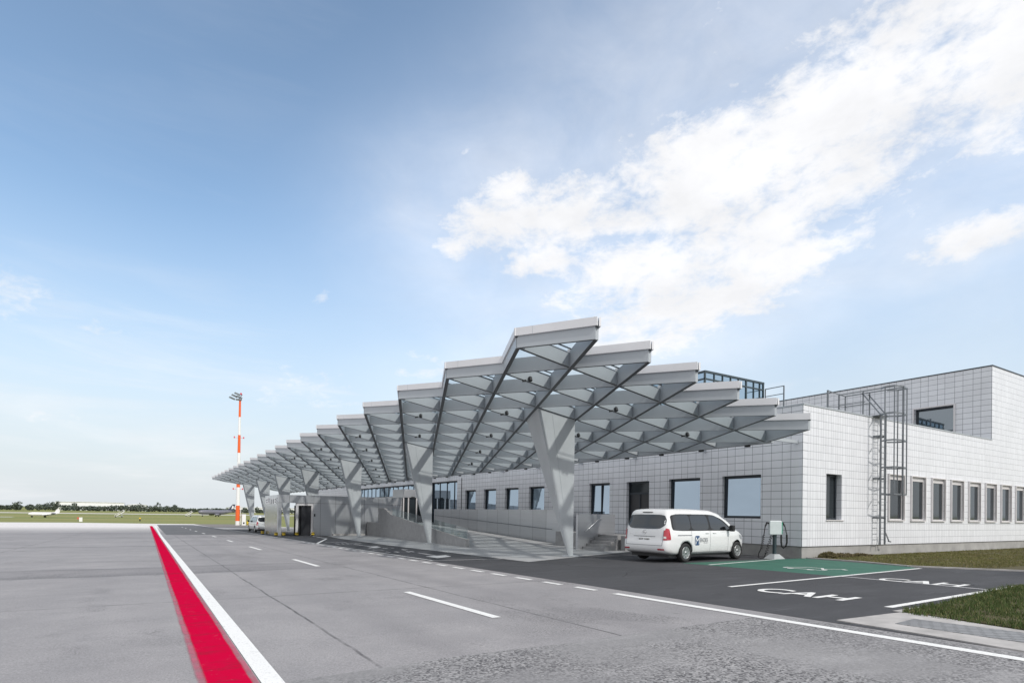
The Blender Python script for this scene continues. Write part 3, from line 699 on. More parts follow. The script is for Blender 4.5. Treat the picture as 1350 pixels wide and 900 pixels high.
m = MB(); m.quad((28.5,24.02,ZR-.25),(34.15,24.02,ZR-.25),(34.15,24.02,zt_-.1),(28.5,24.02,zt_-.1)); m.quad((28.51,24.03,ZR-.25),(28.51,30,ZR-.25),(28.51,30,zt_-.1),(28.51,24.03,zt_-.1)); m.quad((34.14,24.03,ZR-.25),(34.14,30,ZR-.25),(34.14,30,zt_-.1),(34.14,24.03,zt_-.1))
m.build('glazing', M['lantern glass'], lb)
m = MB(); m.box(28.5,34.15,24.1,30,zt_-.09,zt_-.03); m.build('roof', M['roof membrane'], lb)
rr_ = thing('roof_railing', 'short grey steel railing beside the glass box on the roof', 'railing', (34.25,23.3,ZR-.25))
m = MB(); m.bar((34.25,22.60,ZR-.25),(34.25,22.60,9.93),.06); m.bar((34.25,22.6,9.91),(34.25,23.95,9.91),.045); m.bar((34.25,22.6,9.42),(34.25,23.95,9.42),.04); m.build('rail', M['galvanised'], rr_)
m = MB(); m.bar((34.25,23.92,ZR-.25),(34.25,23.92,9.88),.05); m.build('post', M['galvanised'], rr_)

# cat ladder with safety cage
ld = thing('cat_ladder', 'galvanised cat ladder with a safety cage rising up the sunlit wall to the roof', 'ladder', (30.26,14.7,.3))
for x in (30.03,30.49):
    m = MB(); m.bar((x,14.70,.32),(x,14.70,6.62),.07,.05); m.build('stringer', M['galvanised'], ld)
for k in range(22):
    m = MB(); m.tube([(30.05,14.70,.55+k*.28),(30.47,14.70,.55+k*.28)], .016, 6); m.build('rung', M['galvanised'], ld)
for z in (1.6,3.5,5.55):
    for x in (30.03,30.49):
        m = MB(); m.bar((x,14.72,z),(x,YF-.003,z),.05,.09); m.build('wall_bracket', M['galvanised'], ld)
m = MB(); m.bar((30.50,14.70,.95),(30.74,14.62,.45),.04); m.bar((30.66,14.62,.47),(30.86,14.60,.44),.05); m.build('step_stop', M['galvanised'], ld)
HP = [(29.95,14.68),(29.70,14.36),(29.72,13.95),(30.30,13.84),(30.90,13.95),(30.92,14.36),(30.57,14.68)]
for z in (2.72,4.0,5.28,6.55,7.82):
    m = MB()
    for p, q in zip(HP, HP[1:]): m.bar((*p,z),(*q,z),.02,.07)
    m.build('cage_hoop', M['galvanised'], ld)
for p in HP[1:6]:
    m = MB(); m.bar((*p,2.70),(*p,7.85),.075 if p == HP[3] else .045,.03); m.build('cage_bar', M['galvanised'], ld)
m = MB()
for x in (29.96,30.56):
    m.bar((x,14.66,6.55),(x,15.55,7.75),.05)            # raked grab rails over the parapet
    m.bar((x,14.0,7.84),(x,16.7,7.84),.045); m.bar((x,15.4,7.30),(x,16.7,7.30),.04)
    m.bar((x,15.5,ZR-.25),(x,15.5,7.84),.05); m.bar((x,16.7,ZR-.25),(x,16.7,7.84),.05)
m.build('guard_rail', M['galvanised'], ld)
m = MB(); m.bar((29.3,16.9,ZR-.2),(29.3,16.9,8.05),.07); m.bar((29.3,16.9,8.02),(30.5,16.7,7.84),.04); m.bar((29.3,16.9,7.2),(30.5,16.7,7.3),.03); m.build('gate', M['galvanised'], ld)
m = MB(); m.box(29.9,30.7,14.72,15.45,ZR+.065,ZR+.10); m.build('step_plate', M['galvanised'], ld)

# ------------------------------------------------------------------ canopy
def node(s, d, dz=0.0): return Vector((9.63+1.0303*s, 15.31+2.4990*d, 6.622-.1632*s+dz))
SM, DM = 12, 40
cn = thing('canopy', 'huge grey steel canopy of triangular fins with a zigzag edge on tapering columns', 'canopy', (15.8,20.3,zg(20.3)))
FH, HF = .38, .56      # height of the edge panel under the fascia, full height of the inner fins
rows = []
for j in range(-0, 27):
    pts = [(s, 2*j-s) for s in range(0, SM+1) if -1 <= 2*j-s <= DM]
    if len(pts) > 1: rows.append(pts)
for pts in rows:
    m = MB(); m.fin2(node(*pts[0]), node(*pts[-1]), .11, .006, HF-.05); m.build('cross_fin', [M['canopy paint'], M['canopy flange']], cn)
for i in range(-20, 7):
    pts = [(s, s-2*i) for s in range(0, SM+1) if -1 <= s-2*i <= DM]
    if len(pts) > 1:
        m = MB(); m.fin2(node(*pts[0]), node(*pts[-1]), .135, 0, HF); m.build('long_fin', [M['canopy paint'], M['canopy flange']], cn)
for d in range(0, DM+1):
    s0 = d % 2
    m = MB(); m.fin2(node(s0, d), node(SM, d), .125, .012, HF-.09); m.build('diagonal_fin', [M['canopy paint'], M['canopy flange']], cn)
# edge girder at the house side and brackets down to the wall
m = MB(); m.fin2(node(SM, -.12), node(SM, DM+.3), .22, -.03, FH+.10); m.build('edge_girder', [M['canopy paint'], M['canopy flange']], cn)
for d in range(0, DM-4, 2):
    m = MB(); m.bar(node(SM, d, .2), (XF-.003, node(SM, d).y, node(SM,d).z+.2), .10, .14); m.build('wall_bracket', M['canopy paint'], cn)
for d in range(0, DM, 1):
    m = MB(); p = node(SM, d+.35, -.06); m.box(p.x-.09, p.x+.05, p.y-.10, p.y+.10, p.z-.05, p.z+.028); m.build('edge_clip', M['black'], cn)
# glass panes
m = MB(); gz = HF+.035
for d in range(-1, DM+1):
    for s in range(0, SM):
        if (s+d) % 2 == 0:
            tri = [(s,d),(s+1,d+1),(s+2,d)] ; tri2 = [(s,d),(s+2,d),(s+1,d-1)]
        else: continue
        for tr in (tri, tri2):
            if all(0 <= a <= SM and -1 <= b_ <= DM for a, b_ in tr): 
                if tr is tri and d == -1: continue
                m.quad(*[node(a, b_, gz) for a, b_ in tr])
for d in range(1, DM, 2): m.quad(node(0,d-1,gz), node(1,d,gz), node(0,d+1,gz)) if False else None
m.build('roof_glazing', M['roof glass'], cn)
m = MB()
for d in range(0, DM+1):
    for off in (-.07, .07):
        s0 = .3 if d % 2 == 0 else 1.0
        if -1 <= d+off: m.fin(node(s0, d+off*.9), node(SM, d+off*.9), .03, HF-.012, HF+.026)
m.build('glazing_bars', M['dark frame'], cn)
# pale fascia along the zigzag edge
def cap(a, b_, out):
    """fascia on the outer side of an edge fin"""
    a = Vector(a); b_ = Vector(b_); d = (b_-a); d.z = 0; L = d.length; d.normalize(); n = Vector((-d.y, d.x, 0))
    if n.dot(out) < 0: n = -n
    a2 = a-d*.075+n*.085; b2 = b_+d*.075+n*.085
    m = MB(); m.fin(a2, b2, .06, FH-.01, FH+.235)
    fs_ = m.build('fascia', M['canopy cap'], cn)
    if a.y < 40 and d.y < 0:
        m = MB(); q_ = a2+(b2-a2)*.24+n*.0305; m.fin(q_-d*.005, q_+d*.005, .004, FH-.005, FH+.23); m.build('seam', M['canopy paint'], fs_)
    m = MB(); m.fin(a2-n*.042, b2-n*.042, .022, FH-.045, FH+.02); m.build('drip_edge', M['dark frame'], fs_)
L_ = Vector((-1,0,0)); D_ = Vector((0,-1,0))
for k in range(0, DM//2):
    cap(node(0,2*k), node(1,2*k-1), Vector((-1,-.4,0)))
    cap(node(0,2*k), node(1,2*k+1), Vector((-1,.4,0)))
cap(node(0,DM), node(1,DM-1), Vector((-1,-.4,0)))
for s in range(1, SM, 2):
    if s > 1: cap(node(s-1,0), node(s,-1), Vector((-1,-.4,0)))
    if s < SM-1: cap(node(s,-1), node(s+1,0), Vector((1,-.4,0)))
# spotlights clipped to the diagonal fins
spot_mb = None
for n_ in range(0, 30):
    for mm in range(-12, 6):
        i, j = .5+2*mm, 1.5+2*n_
        s, d = i+j, j-i
        if 1.5 <= s <= 10.5 and 0 <= d < DM:
            p = node(s, d); m = MB()
            m.lathe([(.062,0),(.07,.02),(.07,.145),(.05,.17)], 10, Matrix.Translation(p+Vector((-.02,-.16,.02))) @ Matrix.Rotation(R(-22),4,'X'))
            m.box(p.x-.03,p.x+.03,p.y-.10,p.y-.036,p.z+.06,p.z+.20); m.bar(p+Vector((-.30,-.06,.0)), p+Vector((-.16,-.06,.03)), .07)
            m.build('spotlight', M['black'], cn)
# columns: triangular heads tapering to a foot under the right-hand corner
for k in range(7):
    d = 2+6*k; A = node(4.06,d,-.004); B = node(5.96,d,-.004); Cc = node(5.0,d+.93,-.004)
    fx, fy = B.x, B.y; zf = zg(fy)+.05
    A.y += .0; w_ = .26
    foot = [Vector((fx-w_,fy,zf)), Vector((fx,fy,zf)), Vector((fx-w_*.45,fy+.22,zf))]
    m = MB(); m.add([A,B,Cc]+foot, [(0,1,2),(3,5,4),(0,3,4,1),(1,4,5,2),(2,5,3,0)])
    c = m.build('column', M['column paint'], cn)
    m = MB(); m.box(fx-w_-.06,fx+.24,fy-.10,fy+.34,zg(fy)-.05,zf); m.build('base_plate', M['column paint'], c)
    m = MB(); e1 = A+(B-A)*.38; e2 = foot[0]+(foot[1]-foot[0])*.3
    m.bar(e1+Vector((0,-.003,-.1)), e1+(e2-e1)*.62+Vector((0,-.003,0)), .012,.006); m.build('weld_seam', M['canopy paint'], c)

# ------------------------------------------------------------------ stair, ramp, steel walls
stt = thing('entrance_stair', 'five grey concrete steps up to the side door beside a steel cheek wall', 'stairs', (21,24.5,zg(24.5)))
x_ = [20.25,20.53,20.82,21.10,21.38]; zb_ = zg(24.5)
for k, x in enumerate(x_):
    x1 = x_[k+1]-.003 if k < 4 else XF+.046
    m = MB(); m.box(x, x1, 23.45+.06*k, 25.27, zb_-.25, zb_+.163*(k+1)); m.build('step', M['step concrete'], stt, bevel=.008)
m = MB(); m.box(21.9,XF+.04,25.275,30.0,zb_-.2,zb_+.815); m.build('landing', M['step concrete'], stt)
m = MB(); m.prism([(19.92,23.10),(20.25,23.10),(20.25,23.44),(19.92,23.44)], zb_-.1, zb_+.22); m.build('side_block', M['step concrete'], stt)
m = MB(); m.box(21.4,XF+.04,23.10,23.44,zb_-.1,zb_+.80); m.build('side_wall', M['step concrete'], stt)
m = MB(); m.box(19.93,22.60,25.28,25.43,zb_-.1,1.565); m.build('cheek_wall', M['steel plain'], stt)
m = MB(); m.tube([(20.42,25.20,.60),(21.35,25.20,1.29),(21.62,25.20,1.30)], .024, 8); m.tube([(20.6,25.20,.72),(20.6,25.285,.69)], .012,6); m.tube([(21.3,25.20,1.24),(21.3,25.285,1.2)], .012,6); m.build('handrail', M['alloy'], stt)
sw = thing('steel_screen_wall', 'long brushed stainless steel panel wall below the row of windows', 'wall', (22.84,40,zg(40)))
m = MB(); m.box(22.84,23.0,30.1,50.6,-1.1,1.825); m.build('panels', M['steel along'], sw)
m = MB(); m.tube([(22.74,31.6,.52),(22.74,50.2,1.24)], .022, 8)
for k in range(10): y = 32.5+1.9*k; m.tube([(22.74,y,.52+(y-31.6)*.0387),(22.845,y,.48+(y-31.6)*.0387)], .012, 6)
m.build('handrail', M['galvanised'], sw)
rp = thing('entrance_ramp', 'concrete ramp rising to the entrance between a raked parapet and the steel wall', 'ramp', (19,42,zg(42)))
A_, B_ = Vector((15.50,29.90,0)), Vector((18.05,52.0,0))
def rl(t_): return A_+(B_-A_)*t_
m = MB()
z0r, z1r = zg(29.9)+.004, .47
m.add([(15.62,29.9,zg(29.9)+.014),(22.835,29.9,zg(29.9)+.014),(22.835,52,.47),(18.15,52,.47),(15.62,29.9,-1.4),(22.835,29.9,-1.4),(22.835,52,-1.4),(18.15,52,-1.4)], [(0,1,2,3),(4,7,6,5),(0,4,5,1),(1,5,6,2),(2,6,7,3),(3,7,4,0)])
m.build('ramp_slab', M['paving slabs'], rp)
m = MB(); m.box(18.2,XF-.003,52.003,56.05,-1.4,.465); m.build('landing', M['step concrete'], rp)
# raked parapet with leaning far end
prof = [(0,-.02),(.42,.60),(.80,1.22),(.925,1.79),(1.03,1.80)]
nrm = Vector(((B_-A_).y, -(B_-A_).x, 0)).normalized()
m = MB(); outp, inn = [], []
for t_, z in prof: p = rl(t_); outp.append((p.x,p.y,z)); q = p+nrm*.20; inn.append((q.x,q.y,z))
p0 = rl(0); p1 = rl(.985); q0 = p0+nrm*.20; q1 = p1+nrm*.20
lo = [(p0.x,p0.y,-.62),(p1.x,p1.y,-1.0)]; li = [(q0.x,q0.y,-.62),(q1.x,q1.y,-1.0)]
n = len(prof)
vs = outp+inn+lo+li
m.add(vs, [list(range(n))+[2*n+1,2*n], [n+i for i in range(n)][::-1]+[2*n+2,2*n+3]]+[(i,i+1,n+i+1,n+i) for i in range(n-1)]+[(0,n,2*n+2,2*n),(n-1,2*n+1,2*n+3,2*n-1),(2*n,2*n+2,2*n+3,2*n+1)])
m.build('parapet', M['step concrete'], rp)
m = MB()
for (t0, za), (t1, zb2) in zip(prof[:4], prof[1:]):
    a = rl(t0)+nrm*.1; b_ = rl(t1)+nrm*.1
    m.hexa([a-nrm*.115+Vector((0,0,za+.002)), b_-nrm*.115+Vector((0,0,zb2+.002)), b_+nrm*.115+Vector((0,0,zb2+.002)), a+nrm*.115+Vector((0,0,za+.002))], [a-nrm*.115+Vector((0,0,za+.028)), b_-nrm*.115+Vector((0,0,zb2+.028)), b_+nrm*.115+Vector((0,0,zb2+.028)), a+nrm*.115+Vector((0,0,za+.028))])
m.build('coping', M['kerb concrete'], rp)
m = MB(); gp = [(0.0,.63),(.42,1.25),(.80,1.80)]
for (t0, za), (t1, zb2) in zip(gp, gp[1:]):
    a = rl(t0)+nrm*.1; b_ = rl(t1)+nrm*.1
    bz = {0.0:-.0,.42:.62,.80:1.24}
    m.quad(a+Vector((0,0,bz[t0])), b_+Vector((0,0,bz[t1])), b_+Vector((0,0,zb2)), a+Vector((0,0,za)))
m.build('glass_balustrade', M['balustrade glass'], rp)
m = MB()
p = rl(.002)+nrm*.1; m.bar(p+Vector((0,0,-.02)), p+Vector((0,0,.645)), .02)
for t_ in (.1,.19,.28): p = rl(t_)+nrm*.1; z = -.02+t_*1.476; m.lathe([(.0,0),(.03,0),(.03,.03),(0,.03)], 8, Matrix.Translation(p+Vector((-.03,0,z+.12))) @ Matrix.Rotation(R(90),4,'Y'))
m.build('glass_clamp', M['alloy'], rp)

# entrance porch on the landing
ep = thing('entrance_porch', 'glazed porch with sliding doors under a pale metal fascia at the head of the ramp', 'porch', (23,56.3,.47))
ZPT = 3.80
m = MB(); m.box(21.84,XF-.003,55.9,58.9,2.98,ZPT); m.build('fascia', M['steel plain'], ep)
for x in (21.90,22.42,23.30,XF-.12):
    m = MB(); m.box(x-.06,x+.06,55.95,56.07,.47,2.978); m.build('door_post', M['window frame grey'], ep)
m = MB(); m.box(21.84,21.96,58.7,58.85,.47,2.978); m.build('door_post', M['window frame grey'], ep)
m = MB(); m.box(22.49,23.23,55.99,56.03,.48,2.97); m.build('sliding_door', M['blind glass'], ep)
m = MB(); m.box(21.97,22.35,56.0,56.02,.48,2.97); m.box(23.37,XF-.19,56.0,56.02,.48,2.97); m.box(21.88,21.90,56.08,58.69,.48,2.97); m.build('side_glazing', M['blind glass'], ep)
m = MB(); m.box(22.68,23.05,55.84,55.895,2.93,3.06); m.build('door_sensor', M['black'], ep)

# steel gatehouse wall with the apron door
gh = thing('gatehouse', 'brushed stainless steel gate wall with a dark door opening and white letters on its end', 'gatehouse', (10.1,56.2,zg(56.2)))
YG, ZT, zgg = 56.2, 2.90, zg(56.2)-.05
m = MB(); m.box(10.06,10.345,YG,YG+.45,zgg,2.18); m.build('pier', M['steel across'], gh)
m = MB(); m.box(10.06,13.15,YG,YG+.45,2.183,ZT); m.build('lintel', M['steel across'], gh)
m = MB(); m.box(13.153,21.80,YG,YG+.35,zgg,ZT); m.build('wall', M['steel across'], gh)
m = MB(); m.box(10.05,10.40,YG+.453,63.2,zg(63)-.05,ZT-.003); m.build('end_wall', M['steel end'], gh)
m = MB(); m.box(10.42,13.4,YG+.46,63.2,ZT-.22,ZT-.01); m.build('roof_slab', M['steel plain'], gh)
m = MB(); m.box(11.60,11.82,YG+.06,YG+.30,zgg,2.18); m.box(12.97,13.148,YG+.06,YG+.30,zgg,2.18); m.box(11.82,12.97,YG+.06,YG+.30,1.95,2.18); df = m.build('door_frame', M['window frame grey'], gh)
m = MB(); m.box(12.10,12.968,YG+.18,YG+.24,zgg+.06,1.948); m.box(11.823,12.09,YG+.42,YG+.50,zgg+.06,1.948); m.build('door', M['door dark'], gh)
m = MB(); m.box(11.9,13.0,58.4,58.5,zgg,1.95); m.build('inner_partition', M['black'], gh)
m = MB(); m.box(10.40,11.55,62.9,63.1,zg(63),.1); m.build('low_panel', M['steel across'], gh)
m = MB(); m.box(11.50,11.585,YG+.03,YG+.06,.30,.75); m.box(13.20,13.32,YG-.05,YG-.003,.95,1.2); m.build('door_control', M['black'], gh)
vs, fs = text_mesh('ELITE', 1, .02); m = MB()
y0, y1, za, zb2 = 62.6, 57.0, 2.08, 2.62
fr_ = [(10.05-.05, y0+(y1-y0)*a, za+(zb2-za)*b_) for a, b_ in vs]; nn_ = len(fr_)
m.add(fr_, fs); m.add([(x+.045, y, z) for x, y, z in fr_], fs)
edge_n = {}
for f_ in fs:
    for a, b_ in zip(f_, f_[1:]+f_[:1]): edge_n[tuple(sorted((a,b_)))] = edge_n.get(tuple(sorted((a,b_))), 0)+1
for (a, b_), c_ in edge_n.items():
    if c_ == 1: m.quad(fr_[a], fr_[b_], (fr_[b_][0]+.045,)+fr_[b_][1:], (fr_[a][0]+.045,)+fr_[a][1:])
m.build('lettering', M['logo white'], gh)
def guard(x, y, lab):
    t_ = thing('corner_guard', lab, 'bumper', (x,y,zg(y)), group='yellow and black guards at the gatehouse')
    m = MB(); m.lathe([(.14,0),(.15,.03),(.15,.30),(.13,.34),(0,.34)], 12, Matrix.Translation((x,y,zg(y)))); m.build('post', M['black'], t_)
    m = MB(); m.lathe([(.155,.10),(.155,.21)], 12, Matrix.Translation((x,y,zg(y)))); m.lathe([(.155,.265),(.155,.32)], 12, Matrix.Translation((x,y,zg(y)))); m.build('band', M['yellow'], t_)
guard(9.85,55.85,'yellow and black guard at the front foot of the gatehouse end pier')
guard(10.5,55.85,'yellow and black guard just right of the gatehouse end pier')
guard(11.65,56.0,'yellow and black guard at the left foot of the dark doorway')
guard(13.08,55.95,'yellow and black guard at the right foot of the dark doorway')
guard(9.82,62.9,'yellow and black guard at the far end of the lettered wall by the van')
kb = MB(); kb.box(14.9,18.0,55.85,56.15,zg(56),zg(56)+.16); kb.build('kerb', M['kerb concrete'])['kind'] = 'structure'

# ------------------------------------------------------------------ charging station
CX, CY = 22.75, 15.42-.05
cz = zg(CY)+.01
ch = thing('charging_station', 'white electric car charger on a dark post with two coiled cables', 'car charger', (CX,CY,cz), R(-2))
m = MB(); m.hexa([(-.36,-.26,0),(.36,-.26,0),(.36,.26,0),(-.36,.26,0)], [(-.16,-.12,.20),(.16,-.12,.20),(.16,.12,.20),(-.16,.12,.20)]); m.build('base', M['charger base'], ch, True)
m = MB(); m.box(-.065,.065,-.05,.05,.20,1.04); m.build('post', M['charger post'], ch, True)
# box turned towards the camera
rot = Matrix.Rotation(R(-34), 4, 'Z')
m = MB(); m.box(-.25,.25,-.13,.07,1.02,1.62); m.v = [rot @ v for v in m.v]; bx_ = m.build('housing', M['charger white'], ch, True, bevel=.03)
m = MB(); m.box(.252,.29,-.09,.05,1.06,1.56); m.v = [rot @ v for v in m.v]; m.build('side_panel', M['charger green'], ch, True)
def coil(p, q, turns, r, wire, sag=0):
    p = Vector(p); q = Vector(q); pts = []; N = int(turns*9); d = (q-p); u = d.cross(Vector((.3,1,.2))).normalized(); v_ = d.cross(u).normalized()
    for k in range(N+1):
        a = 2*math.pi*turns*k/N; pts.append(p+d*(k/N)+u*r*math.cos(a)+v_*r*math.sin(a))
    m = MB(); m.tube(pts, wire, 5); return m
def put(m): m.v = [rot @ v for v in m.v]; return m
for sgn, nm in ((-1,1),(1,2)):
    m = MB(); m.tube([(sgn*.25,-.03,1.50),(sgn*.34,-.03,1.52),(sgn*.40,-.03,1.38)], [.045,.045,.03], 8); put(m).build('plug', M['black'], ch, True)
m = MB(); m.tube([(-.40,-.03,1.40),(-.44,-.03,1.10),(-.46,-.03,.98)], .02, 7); put(m).build('cable', M['rubber'], ch, True)
put(coil((-.46,-.03,1.0),(-.55,-.03,.42),7,.042,.014)).build('cable', M['rubber'], ch, True)
m = MB(); m.tube([(-.55,-.03,.45),(-.66,-.03,.22),(-.68,-.03,.06),(-.58,-.03,.02),(-.44,-.03,.05),(-.36,-.03,.25)], .022, 7); put(m).build('cable', M['rubber'], ch, True)
put(coil((-.36,-.03,.22),(-.13,-.03,1.02),8,.05,.012)).build('cable', M['rubber'], ch, True)
m = MB(); m.tube([(.40,-.03,1.42),(.46,-.03,1.15),(.49,-.03,1.05)], .02, 7); put(m).build('cable', M['rubber'], ch, True)
pts = [Vector((.49,-.03,1.04)),Vector((.50,-.03,.70)),Vector((.45,-.03,.52)),Vector((.37,-.03,.47)),Vector((.29,-.03,.52)),Vector((.26,-.03,.72)),Vector((.26,-.03,1.02))]
m = MB(); m.tube(pts, .038, 7); put(m).build('cable', M['rubber'], ch, True)

# ------------------------------------------------------------------ vans
def lerp(tab, x):
    if x <= tab[0][0]: return tab[0][1]
    for (a, u), (b, v) in zip(tab, tab[1:]):
        if x <= b:
            k = (x-a)/(b-a); k = k*k*(3-2*k)*.5+k*.5; return u+(v-u)*k
    return tab[-1][1]
VL, VW, VH = 5.38, 1.94, 1.91
ZT = [(0,1.80),(.14,1.865),(.5,1.895),(1.5,1.91),(2.9,1.885),(3.35,1.80),(3.75,1.60),(4.35,1.20),(4.7,1.10),(5.0,.98),(5.2,.86),(5.3,.74)]
ZB = [(0,.34),(.5,.26),(4.6,.24),(5.3,.30)]
XR = [(.25,.10),(.36,.02),(.55,.0),(.72,.02),(.80,.055),(1.05,.075),(1.75,.24),(1.95,.30)]
HW = [(.2,.86),(.32,.93),(.60,.965),(.95,.97),(1.10,.95),(1.30,.915),(1.75,.80),(1.92,.74)]
TP = [(0,.965),(.5,1.0),(3.9,1.0),(4.6,.965),(5.0,.90),(5.3,.80)]
def van_body():
    bm = bmesh.new(); cx = [0,.03,.07,.12,.18,.25]; 
    def axis(L, step):
        a = list(cx); b = [L-v for v in reversed(cx)]; n = max(2, int((L-.5)/step)); return a+[.25+(L-.5)*k/n for k in range(1, n)]+b
    ax, ay, azz = axis(VL,.13), axis(VW,.12), axis(VH,.12)
    r = .17; cache = {}
    def P(x, y, z):
        key = (round(x,4), round(y,4), round(z,4))
        if key in cache: return cache[key]
        p = Vector((x,y,z)); q = Vector((min(max(x,r),VL-r), min(max(y,r),VW-r), min(max(z,r),VH-r)))
        d = p-q
        if d.length > 1e-9:
            # push to rounded box
            nz = sum(1 for c_ in d if abs(c_) > 1e-9)
            p = q+d.normalized()*r if nz > 1 else p
        xx, yy, zz = p; tt = zz/VH
        z_ = lerp(ZB, xx)+(lerp(ZT, xx)-lerp(ZB, xx))*tt
        w_ = lerp(HW, z_)*lerp(TP, xx); y_ = (yy/VW*2-1)*w_
        crown = .03*(1-(yy/VW*2-1)**2)*(1 if tt > .5 else 0)*max(0,(tt-.5)*2)
        x_ = xx+lerp(XR, z_)*max(0, 1-xx/.9)+(-.03*(1-(yy/VW*2-1)**2))*max(0,1-xx/.5)
        if xx > 4.4: x_ = xx-.16*((yy/VW*2-1)**2)*((xx-4.4)/.9)
        v = bm.verts.new((x_, y_, z_+crown)); cache[key] = v; return v
    def face(vs):
        vs = [v for i, v in enumerate(vs) if v not in vs[:i]]
        if len(vs) > 2:
            try: bm.faces.new(vs).smooth = True
            except ValueError: pass
    for i in range(len(ax)-1):
        for j in range(len(ay)-1):
            for z in (0, VH): face([P(ax[i],ay[j],z),P(ax[i+1],ay[j],z),P(ax[i+1],ay[j+1],z),P(ax[i],ay[j+1],z)])
        for k in range(len(azz)-1):
            for y in (0, VW): face([P(ax[i],y,azz[k]),P(ax[i+1],y,azz[k]),P(ax[i+1],y,azz[k+1]),P(ax[i],y,azz[k+1])])
    for j in range(len(ay)-1):
        for k in range(len(azz)-1):
            for x in (0, VL): face([P(x,ay[j],azz[k]),P(x,ay[j+1],azz[k]),P(x,ay[j+1],azz[k+1]),P(x,ay[j],azz[k+1])])
    bmesh.ops.recalc_face_normals(bm, faces=bm.faces)
    return bm
WX = (1.12, 4.46); WR = .345
bm = van_body(); bvh = BVHTree.FromBMesh(bm)
me = bpy.data.meshes.new('body'); bm.to_mesh(me); bm.free(); me.materials.append(M['white van paint']); me.materials.append(M['black'])
tmp = bpy.data.objects.new('body', me); COL.objects.link(tmp)
cm = MB()
for x in WX:
    for s in (-1, 1):
        cm.lathe([(WR+.065,0),(WR+.065,.34)], 40, Matrix.Translation((x, s*.68-(.0 if s > 0 else .34) , WR+.005)) @ Matrix.Rotation(R(-90),4,'X'))
cut = cm.build('cutter', M['black'])
md = tmp.modifiers.new('b', 'BOOLEAN'); md.operation = 'DIFFERENCE'; md.solver = 'EXACT'; md.object = cut
try: md.material_mode = 'TRANSFER'
except Exception: pass
bpy.context.view_layer.update(); dg = bpy.context.evaluated_depsgraph_get()
body_me = bpy.data.meshes.new_from_object(tmp.evaluated_get(dg)); body_me.name = 'body'
bpy.data.objects.remove(tmp); bpy.data.objects.remove(cut)
def rounded(poly, n=2):
    for _ in range(n):
        q = []
        for a, b in zip(poly, poly[1:]+poly[:1]):
            q += [(a[0]*.86+b[0]*.14, a[1]*.86+b[1]*.14), (a[0]*.14+b[0]*.86, a[1]*.14+b[1]*.86)]
        poly = q
    return poly
def decal(poly, side, off=.006, res=.09, faces=None):
    """flush skin piece: a 2-D outline pressed onto the body from side 'R','L' (x,z) or 'B' rear (y,z)"""
    b2 = bmesh.new()
    if faces is None: b2.faces.new([b2.verts.new((p[0],p[1],0)) for p in poly])
    else:
        vv = [b2.verts.new((p[0],p[1],0)) for p in poly]
        for f in faces:
            try: b2.faces.new([vv[i] for i in f])
            except ValueError: pass
    xs = [p[0] for p in poly]; zs = [p[1] for p in poly]
    for axv, lo, hi in (((1,0,0),min(xs),max(xs)), ((0,1,0),min(zs),max(zs))):
        k = math.ceil(lo/res)
        while k*res < hi:
            co = Vector(axv)*k*res
            bmesh.ops.bisect_plane(b2, geom=b2.verts[:]+b2.edges[:]+b2.faces[:], plane_co=co, plane_no=axv); k += 1
    b2.verts.index_update(); m = MB(); vs = []
    for v in b2.verts:
        if side == 'B': o_, d_ = Vector((-2,v.co.x,v.co.y)), Vector((1,0,0))
        elif side == 'F': o_, d_ = Vector((8,v.co.x,v.co.y)), Vector((-1,0,0))
        elif side == 'R': o_, d_ = Vector((v.co.x,-3,v.co.y)), Vector((0,1,0))
        else: o_, d_ = Vector((v.co.x,3,v.co.y)), Vector((0,-1,0))
        hit = bvh.ray_cast(o_, d_)
        if hit[0] is None: vs.append(o_+d_*2.2); continue
        nn2 = hit[1] if hit[1].dot(d_) < 0 else -hit[1]
        vs.append(hit[0]+nn2*off)
    m.add(vs, [[v.index for v in f.verts] for f in b2.faces], True); b2.free(); return m
def dtext(s, x0, z0, wd, ht, side, off=.010, bold=.0):
    vs, fs = text_mesh(s, 1, bold); return decal([(x0+a*wd, z0+b*ht) for a, b in vs], side, off, 10, fs)
def flip(m): return m
def wheel(root, x, y, s):
    Mx = Matrix.Translation((x,y,WR)) @ Matrix.Rotation(R(90) if s < 0 else R(-90),4,'X')     # local +Z points outboard
    m = MB(); m.lathe([(.20,-.20),(.30,-.21),(WR-.02,-.19),(WR,-.15),(WR,-.04),(WR-.02,0),(.30,.012),(.225,.005),(.215,-.02)], 36, Mx); w_ = m.build('wheel', M['rubber'], root, True)
    m = MB(); m.lathe([(.222,-.02),(.222,.004),(.205,.008),(.195,-.03),(.0,-.03)], 30, Mx)
    m.build('rim', M['alloy'], w_, True)
    m = MB(); m.lathe([(.195,-.026),(.0,-.026)], 24, Mx); m.build('brake', M['black'], w_, True)
    m = MB()
    for k in range(9):
        a = 2*math.pi*k/9; d_ = Vector((math.cos(a), math.sin(a), 0)); p = Vector((-d_.y, d_.x, 0))
        m.add([Mx @ v for v in (d_*.05-p*.03+Vector((0,0,.0)), d_*.05+p*.03, d_*.205+p*.045+Vector((0,0,.004)), d_*.205-p*.045+Vector((0,0,.004)), d_*.05-p*.03+Vector((0,0,-.02)), d_*.05+p*.03+Vector((0,0,-.02)), d_*.205+p*.045+Vector((0,0,-.02)), d_*.205-p*.045+Vector((0,0,-.02)))], [(0,1,2,3),(0,4,5,1),(1,5,6,2),(2,6,7,3),(3,7,4,0)])
    m.lathe([(.062,-.02),(.062,.004),(.05,.012),(0,.012)], 16, Mx); m.build('spokes', M['alloy'], w_, True)
